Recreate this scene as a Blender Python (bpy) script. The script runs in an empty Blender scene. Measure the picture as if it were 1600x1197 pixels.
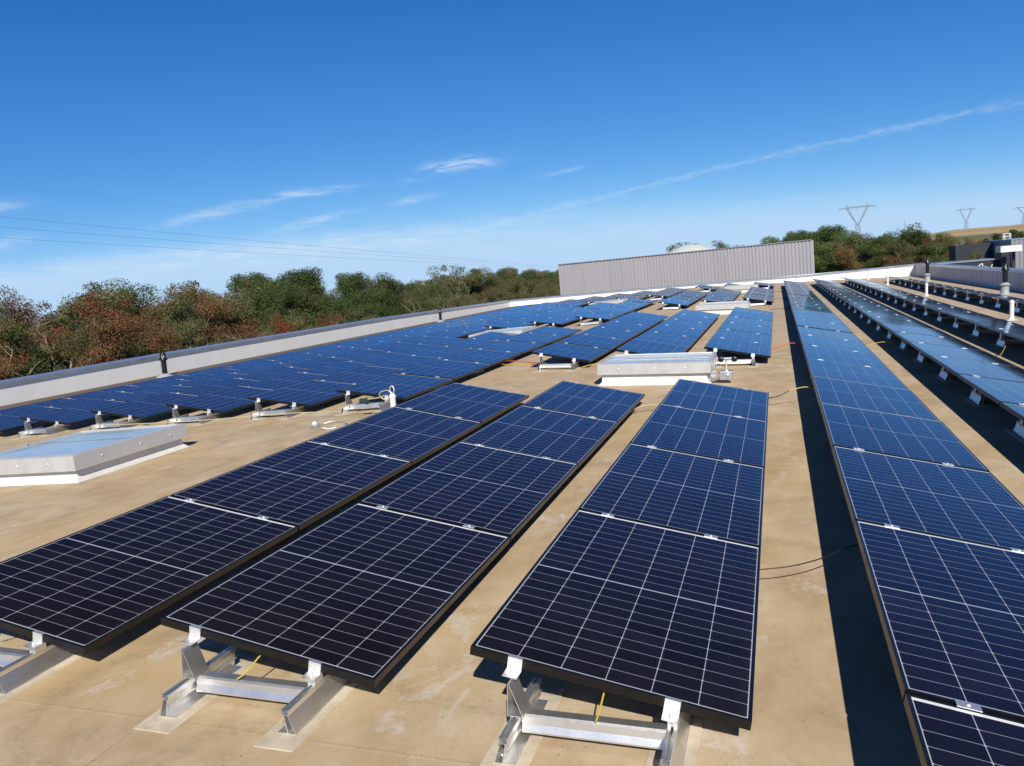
import bpy, bmesh, math, random
from math import sin, cos, tan, pi, radians, atan2, sqrt
from mathutils import Matrix, Vector
import numpy as np

SC = bpy.context.scene
COL = SC.collection

# ------------------------------------------------------------------ frames
PHI = 0.033                                     # fall of the right roof pitch
ROOF = Matrix.Rotation(PHI, 4, 'Y')             # roof coordinates -> world

# ------------------------------------------------------------------ camera
cam_d = bpy.data.cameras.new('camera')
cam = bpy.data.objects.new('camera', cam_d); COL.objects.link(cam)
cr = Vector((0.94713, 0.30714, -0.09278)).normalized()
cf = Vector((-0.31718, 0.93992, -0.12627)).normalized()
cu = cr.cross(cf).normalized(); cr = cf.cross(cu).normalized()
m = Matrix((( cr.x, cu.x, -cf.x, 0.1556), (cr.y, cu.y, -cf.y, -2.6875), (cr.z, cu.z, -cf.z, 1.5759), (0, 0, 0, 1)))
cam.matrix_world = m
cam_d.sensor_width = 36; cam_d.lens = 36*1262.27/1600
cam_d.clip_start = 0.05; cam_d.clip_end = 20000
SC.camera = cam

# ------------------------------------------------------------------ sun, sky, exposure
SUN_AZ, SUN_EL = 156.86, 37.0                    # degrees clockwise from +Y, elevation
SUN_STRENGTH = 5.0
SKY_STRENGTH = 0.10
EXPOSURE = 0.0
sd = Vector((sin(radians(SUN_AZ))*cos(radians(SUN_EL)), cos(radians(SUN_AZ))*cos(radians(SUN_EL)), sin(radians(SUN_EL))))
sl = bpy.data.lights.new('sun', 'SUN'); sl.energy = SUN_STRENGTH; sl.angle = radians(0.53); sl.color = (1.0, 0.94, 0.84)
so = bpy.data.objects.new('sun', sl); COL.objects.link(so)
so.rotation_euler = sd.to_track_quat('Z', 'Y').to_euler(); so.location = sd*50
SC.view_settings.view_transform = 'Standard'; SC.view_settings.look = 'None'
SC.view_settings.exposure = EXPOSURE; SC.view_settings.gamma = 1.0

class NT:
    """small helper for node trees"""
    def __init__(s, tree): s.t = tree; s.n = tree.nodes; s.l = tree.links
    def new(s, typ, **kw):
        nd = s.n.new(typ)
        for k, v in kw.items(): setattr(nd, k, v)
        return nd
    def put(s, sock, v):
        if isinstance(v, bpy.types.NodeSocket): s.l.new(v, sock)
        elif v is not None:
            if sock.type == 'RGBA' and not hasattr(v, '__len__'): v = (v, v, v, 1)
            elif sock.type == 'RGBA' and len(v) == 3: v = (*v, 1)
            elif sock.type == 'VECTOR' and not hasattr(v, '__len__'): v = (v, v, v)
            sock.default_value = v
    def m(s, op, a, b=None, c=None, clamp=False):
        nd = s.new('ShaderNodeMath', operation=op, use_clamp=clamp)
        s.put(nd.inputs[0], a); s.put(nd.inputs[1], b)
        if c is not None: s.put(nd.inputs[2], c)
        return nd.outputs[0]
    def mix(s, f, a, b, typ='MIX'):
        nd = s.new('ShaderNodeMix', data_type='RGBA', blend_type=typ)
        s.put(nd.inputs[0], f); s.put(nd.inputs[6], a); s.put(nd.inputs[7], b)
        return nd.outputs[2]
    def noise(s, vec, scale, detail=4, rough=0.55, out=0, dim='3D', dist=0.0):
        nd = s.new('ShaderNodeTexNoise', noise_dimensions=dim)
        if vec is not None: s.l.new(vec, nd.inputs['Vector'])
        nd.inputs['Scale'].default_value = scale; nd.inputs['Detail'].default_value = detail
        nd.inputs['Roughness'].default_value = rough; nd.inputs['Distortion'].default_value = dist
        return nd.outputs[out]
    def ramp(s, fac, stops, interp='LINEAR'):
        nd = s.new('ShaderNodeValToRGB'); cr_ = nd.color_ramp; cr_.interpolation = interp
        while len(cr_.elements) > 1: cr_.elements.remove(cr_.elements[-1])
        cr_.elements[0].position = stops[0][0]; c = stops[0][1]; cr_.elements[0].color = (*c, 1) if hasattr(c, '__len__') else (c, c, c, 1)
        for p, c in stops[1:]:
            e = cr_.elements.new(p); e.color = (*c, 1) if hasattr(c, '__len__') else (c, c, c, 1)
        s.put(nd.inputs[0], fac); return nd.outputs[0]
    def smooth(s, x, lo, hi):
        nd = s.new('ShaderNodeMapRange', interpolation_type='SMOOTHSTEP')
        s.put(nd.inputs[0], x); s.put(nd.inputs[1], lo); s.put(nd.inputs[2], hi); nd.inputs[3].default_value = 0; nd.inputs[4].default_value = 1
        return nd.outputs[0]
    def mapping(s, vec, scale=(1, 1, 1), loc=(0, 0, 0), rot=(0, 0, 0)):
        nd = s.new('ShaderNodeMapping'); s.l.new(vec, nd.inputs[0])
        nd.inputs[1].default_value = loc; nd.inputs[2].default_value = rot; nd.inputs[3].default_value = scale
        return nd.outputs[0]

world = bpy.data.worlds.new('World'); SC.world = world; world.use_nodes = True
w = NT(world.node_tree); w.n.clear()
sky = w.new('ShaderNodeTexSky', sky_type='NISHITA'); sky.sun_disc = False
sky.sun_elevation = radians(SUN_EL); sky.sun_rotation = radians(SUN_AZ)
sky.altitude = 5000; sky.air_density = 1.0; sky.dust_density = 0.0; sky.ozone_density = 3.0
tc = w.new('ShaderNodeTexCoord'); sx = w.new('ShaderNodeSeparateXYZ'); w.l.new(tc.outputs['Generated'], sx.inputs[0])
az = w.m('MULTIPLY', w.m('ARCTAN2', sx.outputs[0], sx.outputs[1]), 180/pi)
el = w.m('MULTIPLY', w.m('ARCSINE', sx.outputs[2]), 180/pi)
cmb = w.new('ShaderNodeCombineXYZ'); w.put(cmb.inputs[0], az); w.put(cmb.inputs[1], el)
pv = cmb.outputs[0]
wisp = w.noise(w.mapping(pv, (0.35, 2.2, 1), rot=(0, 0, radians(-9))), 1.0, 6, 0.62, dim='2D', dist=0.6)
warp = w.m('MULTIPLY', w.m('SUBTRACT', w.noise(w.mapping(pv, (0.45, 0.45, 1)), 1.0, 3, 0.5, dim='2D'), 0.5), 1.0)
total = None
def blob(caz, cel, hl, hw, slope, amp, lo=0.38, hi=0.72):
    global total
    du = w.m('SUBTRACT', az, caz); dv = w.m('SUBTRACT', w.m('SUBTRACT', el, cel), w.m('MULTIPLY', du, slope))
    dv = w.m('ADD', dv, w.m('MULTIPLY', warp, hw*1.4))
    q = w.m('ADD', w.m('POWER', w.m('DIVIDE', w.m('ABSOLUTE', du), hl), 2), w.m('POWER', w.m('DIVIDE', w.m('ABSOLUTE', dv), hw), 2))
    g = w.m('EXPONENT', w.m('MULTIPLY', q, -1))
    g = w.m('MULTIPLY', w.m('MULTIPLY', g, w.smooth(wisp, lo, hi)), amp)
    total = g if total is None else w.m('ADD', total, g)
blob(-20.6, 8.15, 2.2, 0.38, 0.05, 1.1, 0.30, 0.62)
blob(-22.8, 7.75, 1.6, 0.30, 0.20, 0.6)
blob(-31.2, 7.05, 2.6, 0.22, 0.06, 0.9, 0.25, 0.6)
blob(-37.2, 6.15, 3.4, 0.32, 0.16, 0.75, 0.25, 0.65)
blob(-31.0, 5.15, 2.4, 0.26, 0.17, 0.8, 0.25, 0.62)
blob(-50.2, 7.0, 1.8, 0.35, 0.10, 0.8, 0.2, 0.6)
blob(-50.0, 4.9, 1.9, 0.35, 0.12, 0.6, 0.2, 0.6)
blob(-24.2, 6.05, 1.4, 0.22, 0.12, 0.7, 0.2, 0.6)
blob(-13.8, 7.0, 1.3, 0.13, 0.10, 0.55, 0.2, 0.6)
blob(-43.0, 3.1, 17, 0.8, 0.025, 0.95, 0.0, 0.8)
blob(-25.0, 3.5, 14, 0.7, 0.02, 0.75, 0.05, 0.85)
blob(-5.0, 3.0, 14, 0.55, 0.035, 0.35, 0.1, 0.9)
# long thin trail across the right half
curve = w.m('ADD', w.m('ADD', w.m('MULTIPLY', w.m('MULTIPLY', az, az), -0.002128), w.m('MULTIPLY', az, 0.0969)), 6.42)
dv = w.m('ADD', w.m('SUBTRACT', el, curve), w.m('MULTIPLY', warp, 0.35))
lump = w.noise(w.mapping(pv, (0.42, 1.2, 1)), 1.0, 4, 0.5, dim='2D')
feat = w.noise(w.mapping(pv, (1.4, 5.0, 1), rot=(0, 0, radians(-8))), 1.0, 5, 0.6, dim='2D')
wid = w.m('ADD', 0.10, w.m('MULTIPLY', w.smooth(lump, 0.35, 0.7), 0.22))
g = w.m('EXPONENT', w.m('MULTIPLY', w.m('POWER', w.m('DIVIDE', w.m('ABSOLUTE', dv), wid), 2), -1))
g = w.m('MULTIPLY', g, w.m('MULTIPLY', w.smooth(az, -23, -13), w.m('SUBTRACT', 1, w.smooth(az, 10, 19))))
g = w.m('MULTIPLY', g, w.m('ADD', 0.10, w.m('MULTIPLY', w.smooth(feat, 0.25, 0.75), 0.36)))
total = w.m('ADD', total, g)
fac = w.m('MINIMUM', w.m('MULTIPLY', total, 0.62), 0.85)
sp = w.new('ShaderNodeSeparateColor'); w.l.new(sky.outputs[0], sp.inputs[0]); cm = w.new('ShaderNodeCombineColor')
for i_, (k_, g_) in enumerate(((1.42, 1.68), (0.90, 0.97), (0.96, 0.55))):      # the camera's colour response to a clear sky, then added overhead dimming
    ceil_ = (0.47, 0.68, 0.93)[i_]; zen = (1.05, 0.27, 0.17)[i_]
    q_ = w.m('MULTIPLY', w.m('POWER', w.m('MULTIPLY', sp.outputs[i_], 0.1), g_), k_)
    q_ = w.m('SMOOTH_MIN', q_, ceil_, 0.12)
    q_ = w.m('MULTIPLY', q_, w.m('SUBTRACT', 1.0, w.m('MULTIPLY', w.smooth(el, 14, 44), 1-zen)))  # sky above the view darkened on purpose to cut blue fill in shadows
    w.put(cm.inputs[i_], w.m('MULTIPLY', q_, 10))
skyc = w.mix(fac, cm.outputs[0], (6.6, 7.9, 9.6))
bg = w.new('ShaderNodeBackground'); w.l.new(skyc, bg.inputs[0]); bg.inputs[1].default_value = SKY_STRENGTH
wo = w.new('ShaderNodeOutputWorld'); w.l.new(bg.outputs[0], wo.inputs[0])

# ------------------------------------------------------------------ helpers
class MB:
    def __init__(s): s.v = []; s.f = []; s.mi = []; s.uv = []
    def face(s, pts, mi=0, uv=None):
        b = len(s.v); s.v += [tuple(p) for p in pts]; s.f.append(tuple(range(b, b+len(pts)))); s.mi.append(mi)
        s.uv.append(uv)
    def box(s, x0, x1, y0, y1, z0, z1, M=None, mi=0):
        p = [(x0,y0,z0),(x1,y0,z0),(x1,y1,z0),(x0,y1,z0),(x0,y0,z1),(x1,y0,z1),(x1,y1,z1),(x0,y1,z1)]
        if M is not None: p = [tuple(M @ Vector(q)) for q in p]
        b = len(s.v); s.v += p
        for f in ((0,3,2,1),(4,5,6,7),(0,1,5,4),(1,2,6,5),(2,3,7,6),(3,0,4,7)):
            s.f.append(tuple(b+i for i in f)); s.mi.append(mi); s.uv.append(None)
        return s
    def extrude(s, prof, y0, y1, axis='Y', M=None, mi=0):
        """closed 2D profile (a,b) extruded along an axis; Y: (x,z), X: (y,z), Z: (x,y)"""
        def P(a, b, t):
            p = {'Y': (a, t, b), 'X': (t, a, b), 'Z': (a, b, t)}[axis]
            return tuple(M @ Vector(p)) if M is not None else p
        n = len(prof); b = len(s.v)
        s.v += [P(a, c, y0) for a, c in prof] + [P(a, c, y1) for a, c in prof]
        for i in range(n):
            j = (i+1) % n; s.f.append((b+i, b+j, b+n+j, b+n+i)); s.mi.append(mi); s.uv.append(None)
        s.f.append(tuple(b+i for i in range(n))[::-1]); s.f.append(tuple(b+n+i for i in range(n)))
        s.mi += [mi, mi]; s.uv += [None, None]
        return s
    def lathe(s, prof, cx=0, cy=0, n=20, M=None, mi=0):
        """prof: list of (r,z) bottom to top"""
        b = len(s.v)
        for r, z in prof:
            for i in range(n):
                p = Vector((cx+r*cos(2*pi*i/n), cy+r*sin(2*pi*i/n), z)); s.v.append(tuple(M @ p) if M is not None else tuple(p))
        for k in range(len(prof)-1):
            for i in range(n):
                j = (i+1) % n; s.f.append((b+k*n+i, b+k*n+j, b+(k+1)*n+j, b+(k+1)*n+i)); s.mi.append(mi); s.uv.append(None)
        s.f.append(tuple(b+i for i in range(n))[::-1]); s.f.append(tuple(b+(len(prof)-1)*n+i for i in range(n))); s.mi += [mi, mi]; s.uv += [None, None]
        return s
    def tube(s, pts, rad, n=8, mi=0):
        pts = [Vector(p) for p in pts]; rs = rad if hasattr(rad, '__len__') else [rad]*len(pts)
        b = len(s.v); up = Vector((0, 0, 1))
        for i, p in enumerate(pts):
            d = (pts[min(i+1, len(pts)-1)] - pts[max(i-1, 0)]).normalized()
            a = d.cross(up)
            if a.length < 0.05: a = d.cross(Vector((1, 0, 0)))
            a.normalize(); c = d.cross(a)
            for k in range(n):
                t = 2*pi*k/n; s.v.append(tuple(p + (a*cos(t)+c*sin(t))*rs[i]))
        for i in range(len(pts)-1):
            for k in range(n):
                j = (k+1) % n; s.f.append((b+i*n+k, b+i*n+j, b+(i+1)*n+j, b+(i+1)*n+k)); s.mi.append(mi); s.uv.append(None)
        s.f.append(tuple(b+k for k in range(n))[::-1]); s.f.append(tuple(b+(len(pts)-1)*n+k for k in range(n))); s.mi += [mi, mi]; s.uv += [None, None]
        return s
    def build(s, name, mats, parent=None, smooth=False, bevel=0, M=None, fixn=True):
        me = bpy.data.meshes.new(name); me.from_pydata(s.v, [], s.f)
        if not isinstance(mats, (list, tuple)): mats = [mats]
        for mt in mats: me.materials.append(mt)
        me.polygons.foreach_set('material_index', s.mi)
        if any(u is not None for u in s.uv):
            ul = me.uv_layers.new(name='UVMap')
            for p, u in zip(me.polygons, s.uv):
                if u is not None:
                    for li, c in zip(p.loop_indices, u): ul.data[li].uv = c
        if fixn:
            bm = bmesh.new(); bm.from_mesh(me)
            if bevel or smooth: bmesh.ops.remove_doubles(bm, verts=bm.verts, dist=1e-5)
            bmesh.ops.recalc_face_normals(bm, faces=bm.faces)
            if bevel:
                bmesh.ops.bevel(bm, geom=[e for e in bm.edges if len(e.link_faces) == 2 and e.calc_face_angle(0) > 0.6], offset=bevel, segments=2, affect='EDGES', profile=0.6, clamp_overlap=True)
            bm.to_mesh(me); bm.free()
        me.update()
        if smooth:
            me.polygons.foreach_set('use_smooth', [True]*len(me.polygons))
            try: me.set_sharp_from_angle(angle=radians(38))
            except Exception: pass
        ob = bpy.data.objects.new(name, me); COL.objects.link(ob)
        if parent is not None: ob.parent = parent
        if M is not None: ob.matrix_world = M
        return ob

def tag(o, label=None, cat=None, group=None, kind=None):
    if label: o['label'] = label
    if cat: o['category'] = cat
    if group: o['group'] = group
    if kind: o['kind'] = kind
    return o
def empty(name, M=None):
    o = bpy.data.objects.new(name, None); COL.objects.link(o); o.empty_display_size = 0.1
    if M is not None: o.matrix_world = M
    return o
def kids(o): return [c for c in bpy.data.objects if c.parent == o]
def copy_tree(o, kidmap, M=None, parent=None):
    c = o.copy(); COL.objects.link(c)
    if M is not None: c.matrix_world = M
    if parent is not None: c.parent = parent
    for ch in kidmap.get(o.name, []): copy_tree(ch, kidmap, None, c)
    return c
def kidmap_of(o):
    mp = {}
    def rec(x):
        ks = kids(x); mp[x.name] = ks
        for k in ks: rec(k)
    rec(o); return mp
ORD = ['first','second','third','fourth','fifth','sixth','seventh','eighth','ninth','tenth','eleventh','twelfth','thirteenth','fourteenth','fifteenth','sixteenth','seventeenth','eighteenth','nineteenth','twentieth','twenty-first','twenty-second','twenty-third','twenty-fourth','twenty-fifth','twenty-sixth','twenty-seventh','twenty-eighth','twenty-ninth']

# ------------------------------------------------------------------ materials
def mat(name):
    mt = bpy.data.materials.new(name); mt.use_nodes = True; n = NT(mt.node_tree)
    return mt, n, n.n['Principled BSDF']
def simple(name, col, rough=0.5, metal=0.0, spec=0.5, var=0.0, scale=8, bump=0.0):
    mt, n, p = mat(name)
    p.inputs['Base Color'].default_value = (*col, 1); p.inputs['Roughness'].default_value = rough
    p.inputs['Metallic'].default_value = metal; p.inputs['Specular IOR Level'].default_value = spec
    if var or bump:
        t = n.new('ShaderNodeTexCoord')
        nz = n.noise(t.outputs['Object'], scale, 5, 0.6)
        if var:
            c = n.mix(n.smooth(nz, 0.3, 0.7), tuple(x*(1-var) for x in col), tuple(min(1, x*(1+var)) for x in col))
            n.put(p.inputs['Base Color'], c)
            n.put(p.inputs['Roughness'], n.m('ADD', rough-0.08, n.m('MULTIPLY', nz, 0.16)))
        if bump:
            b = n.new('ShaderNodeBump'); b.inputs['Strength'].default_value = 0.5; b.inputs['Distance'].default_value = bump
            n.l.new(nz, b.inputs['Height']); n.l.new(b.outputs[0], p.inputs['Normal'])
    return mt

def make_roof_mat():
    mt, n, p = mat('roof_membrane')
    t = n.new('ShaderNodeTexCoord'); o = t.outputs['Object']
    s = n.new('ShaderNodeSeparateXYZ'); n.l.new(o, s.inputs[0])
    big = n.noise(o, 0.35, 5, 0.6, dist=0.4)
    mid = n.noise(n.mapping(o, (1.2, 0.7, 1)), 2.0, 8, 0.68, dist=0.15)
    fine = n.noise(o, 28, 6, 0.75)
    spk = n.noise(o, 95, 3, 0.7)
    streak = n.noise(n.mapping(o, (0.5, 5.0, 1)), 1.6, 6, 0.65)
    c = n.ramp(mid, [(0.28, (0.36, 0.255, 0.135)), (0.45, (0.47, 0.345, 0.20)), (0.60, (0.55, 0.43, 0.27)), (0.78, (0.63, 0.54, 0.38))])
    # drying stains: yellow-brown near camera, greyer and pinker farther away where the dirt is thin
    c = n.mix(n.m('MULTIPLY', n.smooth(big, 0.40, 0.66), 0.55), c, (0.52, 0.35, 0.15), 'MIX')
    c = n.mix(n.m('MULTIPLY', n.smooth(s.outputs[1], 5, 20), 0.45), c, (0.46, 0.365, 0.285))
    # pale worn patches
    c = n.mix(n.m('MULTIPLY', n.smooth(n.noise(o, 1.1, 7, 0.7, dist=0.3), 0.56, 0.74), 0.5), c, (0.66, 0.58, 0.45))
    # dried puddle rings
    vo = n.new('ShaderNodeTexVoronoi'); vo.inputs['Scale'].default_value = 0.8; vo.inputs['Randomness'].default_value = 1
    nv = n.new('ShaderNodeMixRGB'); nv.blend_type = 'ADD'; nv.inputs[0].default_value = 0.45; n.l.new(o, nv.inputs[1]); n.l.new(n.noise(o, 1.7, 5, 0.65, out=1), nv.inputs[2]); n.l.new(nv.outputs[0], vo.inputs['Vector'])
    ring = n.m('MULTIPLY', n.smooth(vo.outputs['Distance'], 0.34, 0.40), n.m('SUBTRACT', 1, n.smooth(vo.outputs['Distance'], 0.41, 0.47)))
    c = n.mix(n.m('MULTIPLY', n.m('MULTIPLY', ring, n.smooth(fine, 0.35, 0.6)), 0.42), c, (0.30, 0.22, 0.13))
    # chalky smudges, footprints' worth of scuffing and tiny clustered specks
    sm1 = n.noise(n.mapping(o, (1.0, 0.6, 1)), 3.4, 9, 0.74, dist=0.4)
    sm2 = n.noise(o, 0.9, 4, 0.6)
    c = n.mix(n.m('MULTIPLY', n.m('MULTIPLY', n.smooth(sm1, 0.54, 0.66), n.smooth(sm2, 0.42, 0.6)), 0.55), c, (0.64, 0.60, 0.53))
    sm3 = n.noise(n.mapping(o, (1.0, 1.0, 1), loc=(7, 3, 0)), 5.5, 9, 0.78, dist=0.4)
    c = n.mix(n.m('MULTIPLY', n.smooth(sm3, 0.60, 0.70), 0.40), c, (0.24, 0.18, 0.115))
    grit = n.noise(o, 60, 3, 0.6)
    c = n.mix(n.m('MULTIPLY', n.m('MULTIPLY', n.smooth(grit, 0.63, 0.68), n.smooth(sm3, 0.50, 0.60)), 0.7), c, (0.10, 0.075, 0.05))
    # fine dirt and scuffs
    c = n.mix(n.m('MULTIPLY', n.smooth(fine, 0.56, 0.74), 0.35), c, (0.30, 0.22, 0.13))
    c = n.mix(n.m('MULTIPLY', n.smooth(streak, 0.55, 0.75), 0.22), c, (0.34, 0.25, 0.16))
    c = n.mix(n.m('MULTIPLY', n.m('MULTIPLY', n.smooth(spk, 0.66, 0.72), n.smooth(mid, 0.4, 0.6)), 0.55), c, (0.12, 0.09, 0.06))
    # welded laps of the sheets: lines along X every 2.0 m (rows of sheets) and along Y every 10 m
    wob = n.m('MULTIPLY', n.m('SUBTRACT', n.noise(o, 0.8, 2, 0.5), 0.5), 0.05)
    yy = n.m('DIVIDE', n.m('ADD', n.m('ADD', s.outputs[1], wob), 1.23), 1.95)
    fy = n.m('ABSOLUTE', n.m('SUBTRACT', n.m('FRACT', yy), 0.5))
    ly = n.m('SUBTRACT', 1, n.smooth(fy, 0.001, 0.006))
    c = n.mix(n.m('MULTIPLY', ly, n.m('ADD', 0.03, n.m('MULTIPLY', n.smooth(s.outputs[1], 2.5, 9), 0.4))), c, (0.16, 0.11, 0.07))
    xx = n.m('DIVIDE', n.m('ADD', n.m('ADD', s.outputs[0], wob), 0.885), 2.93)
    fx = n.m('ABSOLUTE', n.m('SUBTRACT', n.m('FRACT', xx), 0.5))
    lx = n.m('SUBTRACT', 1, n.smooth(fx, 0.0004, 0.0028))
    c = n.mix(n.m('MULTIPLY', lx, n.m('MULTIPLY', n.smooth(mid, 0.35, 0.6), 0.6)), c, (0.17, 0.09, 0.035))
    # valley gutter beside the left parapet holds dark silt
    gut = n.m('SUBTRACT', 1, n.smooth(n.m('ADD', s.outputs[0], n.m('MULTIPLY', mid, 0.2)), -15.55, -15.35))
    c = n.mix(n.m('MULTIPLY', gut, 0.85), c, (0.060, 0.042, 0.034))
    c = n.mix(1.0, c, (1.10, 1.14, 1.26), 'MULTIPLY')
    n.put(p.inputs['Base Color'], c)
    n.put(p.inputs['Roughness'], n.m('ADD', 0.62, n.m('MULTIPLY', mid, 0.3)))
    p.inputs['Specular IOR Level'].default_value = 0.3
    b = n.new('ShaderNodeBump'); b.inputs['Strength'].default_value = 0.35; b.inputs['Distance'].default_value = 0.004
    h = n.m('ADD', n.m('MULTIPLY', fine, 0.6), n.m('ADD', n.m('MULTIPLY', mid, 1.5), n.m('MULTIPLY', n.m('ADD', ly, lx), 0.5)))
    n.put(b.inputs['Height'], h); n.l.new(b.outputs[0], p.inputs['Normal'])
    return mt

PL, PW = 1.755, 1.038           # panel length along the row, width across it
def make_pv_mat():
    mt, n, p = mat('pv_cells')
    uvn = n.new('ShaderNodeUVMap'); uvn.uv_map = 'UVMap'
    s = n.new('ShaderNodeSeparateXYZ'); n.l.new(uvn.outputs[0], s.inputs[0])
    u = s.outputs[0]; v = n.m('ADD', s.outputs[1], 0.003)  # metres from panel centre; the cells sit a little nearer one end
    px, py, gap = 0.1675, 0.0850, 0.0036
    x = n.m('ADD', n.m('DIVIDE', u, px), 3.0)
    va = n.m('SUBTRACT', n.m('ABSOLUTE', v), gap)
    y = n.m('DIVIDE', va, py)
    fx = n.m('MULTIPLY', n.m('SUBTRACT', 0.5, n.m('ABSOLUTE', n.m('SUBTRACT', n.m('FRACT', x), 0.5))), px)   # metres to nearest column line
    fy = n.m('MULTIPLY', n.m('SUBTRACT', 0.5, n.m('ABSOLUTE', n.m('SUBTRACT', n.m('FRACT', y), 0.5))), py)
    lx = n.m('LESS_THAN', fx, 0.00135); ly = n.m('LESS_THAN', fy, 0.00095)
    dia = n.m('LESS_THAN', n.m('ADD', fx, fy), 0.0060)
    out = n.m('MAXIMUM', n.m('MAXIMUM', n.m('LESS_THAN', x, 0), n.m('GREATER_THAN', x, 6)), n.m('MAXIMUM', n.m('LESS_THAN', y, 0), n.m('GREATER_THAN', y, 10)))
    white = n.m('MAXIMUM', n.m('MAXIMUM', lx, ly), n.m('MAXIMUM', dia, out))
    bb = n.m('FRACT', n.m('MULTIPLY', x, 9))
    bus = n.m('LESS_THAN', n.m('ABSOLUTE', n.m('SUBTRACT', bb, 0.5)), 0.03)
    wn = n.new('ShaderNodeTexWhiteNoise', noise_dimensions='3D'); cb = n.new('ShaderNodeCombineXYZ')
    n.put(cb.inputs[0], n.m('FLOOR', x)); n.put(cb.inputs[1], n.m('FLOOR', n.m('ADD', n.m('DIVIDE', v, py), 50)))
    oi = n.new('ShaderNodeObjectInfo'); n.put(cb.inputs[2], n.m('MULTIPLY', oi.outputs['Random'], 97)); n.l.new(cb.outputs[0], wn.inputs[0])
    cell = n.mix(wn.outputs[0], (0.0080, 0.0068, 0.0085), (0.0125, 0.0110, 0.0145))
    cell = n.mix(n.m('MULTIPLY', bus, 0.22), cell, (0.05, 0.05, 0.06))
    c = n.mix(white, cell, (0.46, 0.49, 0.55))
    c = n.mix(n.m('GREATER_THAN', v, 0.8542), c, (0.86, 0.87, 0.88))
    # thin dust film
    t = n.new('ShaderNodeTexCoord')
    dst = n.noise(t.outputs['Object'], 1.3, 6, 0.65)
    low = n.smooth(u, 0.44, 0.515)
    dust = n.m('ADD', n.m('MULTIPLY', n.smooth(dst, 0.35, 0.8), 0.006), n.m('MULTIPLY', low, 0.015))
    c = n.mix(dust, c, (0.40, 0.34, 0.26))
    n.put(p.inputs['Base Color'], c)
    n.put(p.inputs['Roughness'], n.m('ADD', 0.055, n.m('MULTIPLY', dst, 0.05)))
    p.inputs['Specular IOR Level'].default_value = 0.0
    # anti-reflection coated glass: reflections take a blue cast
    gl = n.new('ShaderNodeBsdfGlossy'); gl.inputs['Color'].default_value = (0.60, 0.77, 1.0, 1)
    n.put(gl.inputs['Roughness'], n.m('ADD', 0.055, n.m('MULTIPLY', dst, 0.05)))
    fr = n.new('ShaderNodeFresnel'); fr.inputs['IOR'].default_value = 1.31
    ms = n.new('ShaderNodeMixShader'); n.l.new(fr.outputs[0], ms.inputs[0]); n.l.new(p.outputs[0], ms.inputs[1]); n.l.new(gl.outputs[0], ms.inputs[2])
    n.l.new(ms.outputs[0], n.n['Material Output'].inputs[0])
    return mt

def make_foliage(name, a, b, c):
    """leaf colours: two leaf tints plus an odd third one, varied by leaf clump and by tree"""
    mt, n, p = mat(name)
    g = n.new('ShaderNodeNewGeometry'); t = n.new('ShaderNodeTexCoord'); oi = n.new('ShaderNodeObjectInfo')
    r = g.outputs['Random Per Island']
    nz = n.noise(t.outputs['Object'], 0.9, 4, 0.6)
    col = n.mix(n.m('ADD', n.m('MULTIPLY', r, 0.55), n.m('MULTIPLY', n.smooth(nz, 0.35, 0.65), 0.45)), a, b)
    big = n.noise(t.outputs['Object'], 0.45, 3, 0.6)
    col = n.mix(n.m('MULTIPLY', n.smooth(big, 0.48, 0.66), n.m('MULTIPLY', n.smooth(r, 0.2, 0.6), 0.85)), col, c)
    hs = n.new('ShaderNodeHueSaturation'); n.l.new(col, hs.inputs['Color'])
    n.put(hs.inputs['Value'], n.m('ADD', 0.78, n.m('MULTIPLY', oi.outputs['Random'], 0.45)))
    n.put(hs.inputs['Hue'], n.m('ADD', 0.488, n.m('MULTIPLY', oi.outputs['Random'], 0.024)))
    n.l.new(hs.outputs[0], p.inputs['Base Color']); p.inputs['Roughness'].default_value = 0.6
    p.inputs['Specular IOR Level'].default_value = 0.25
    tr = n.new('ShaderNodeBsdfTranslucent'); n.l.new(hs.outputs[0], tr.inputs[0])
    ms = n.new('ShaderNodeMixShader'); ms.inputs[0].default_value = 0.25
    out = n.n['Material Output']; n.l.new(p.outputs[0], ms.inputs[1]); n.l.new(tr.outputs[0], ms.inputs[2]); n.l.new(ms.outputs[0], out.inputs[0])
    return mt

def make_alu(name, col=(0.90, 0.895, 0.885), rough=0.38, metal=0.93):
    mt, n, p = mat(name)
    t = n.new('ShaderNodeTexCoord')
    nz = n.noise(n.mapping(t.outputs['Object'], (60, 3, 60)), 3, 3, 0.6)
    sm = n.noise(t.outputs['Object'], 9, 4, 0.6)
    n.put(p.inputs['Base Color'], n.mix(n.smooth(sm, 0.35, 0.7), col, tuple(x*0.86 for x in col)))
    p.inputs['Metallic'].default_value = metal
    n.put(p.inputs['Roughness'], n.m('ADD', rough-0.06, n.m('MULTIPLY', nz, 0.2)))
    b = n.new('ShaderNodeBump'); b.inputs['Strength'].default_value = 0.15; b.inputs['Distance'].default_value = 0.0006
    n.l.new(nz, b.inputs['Height']); n.l.new(b.outputs[0], p.inputs['Normal'])
    return mt

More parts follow.
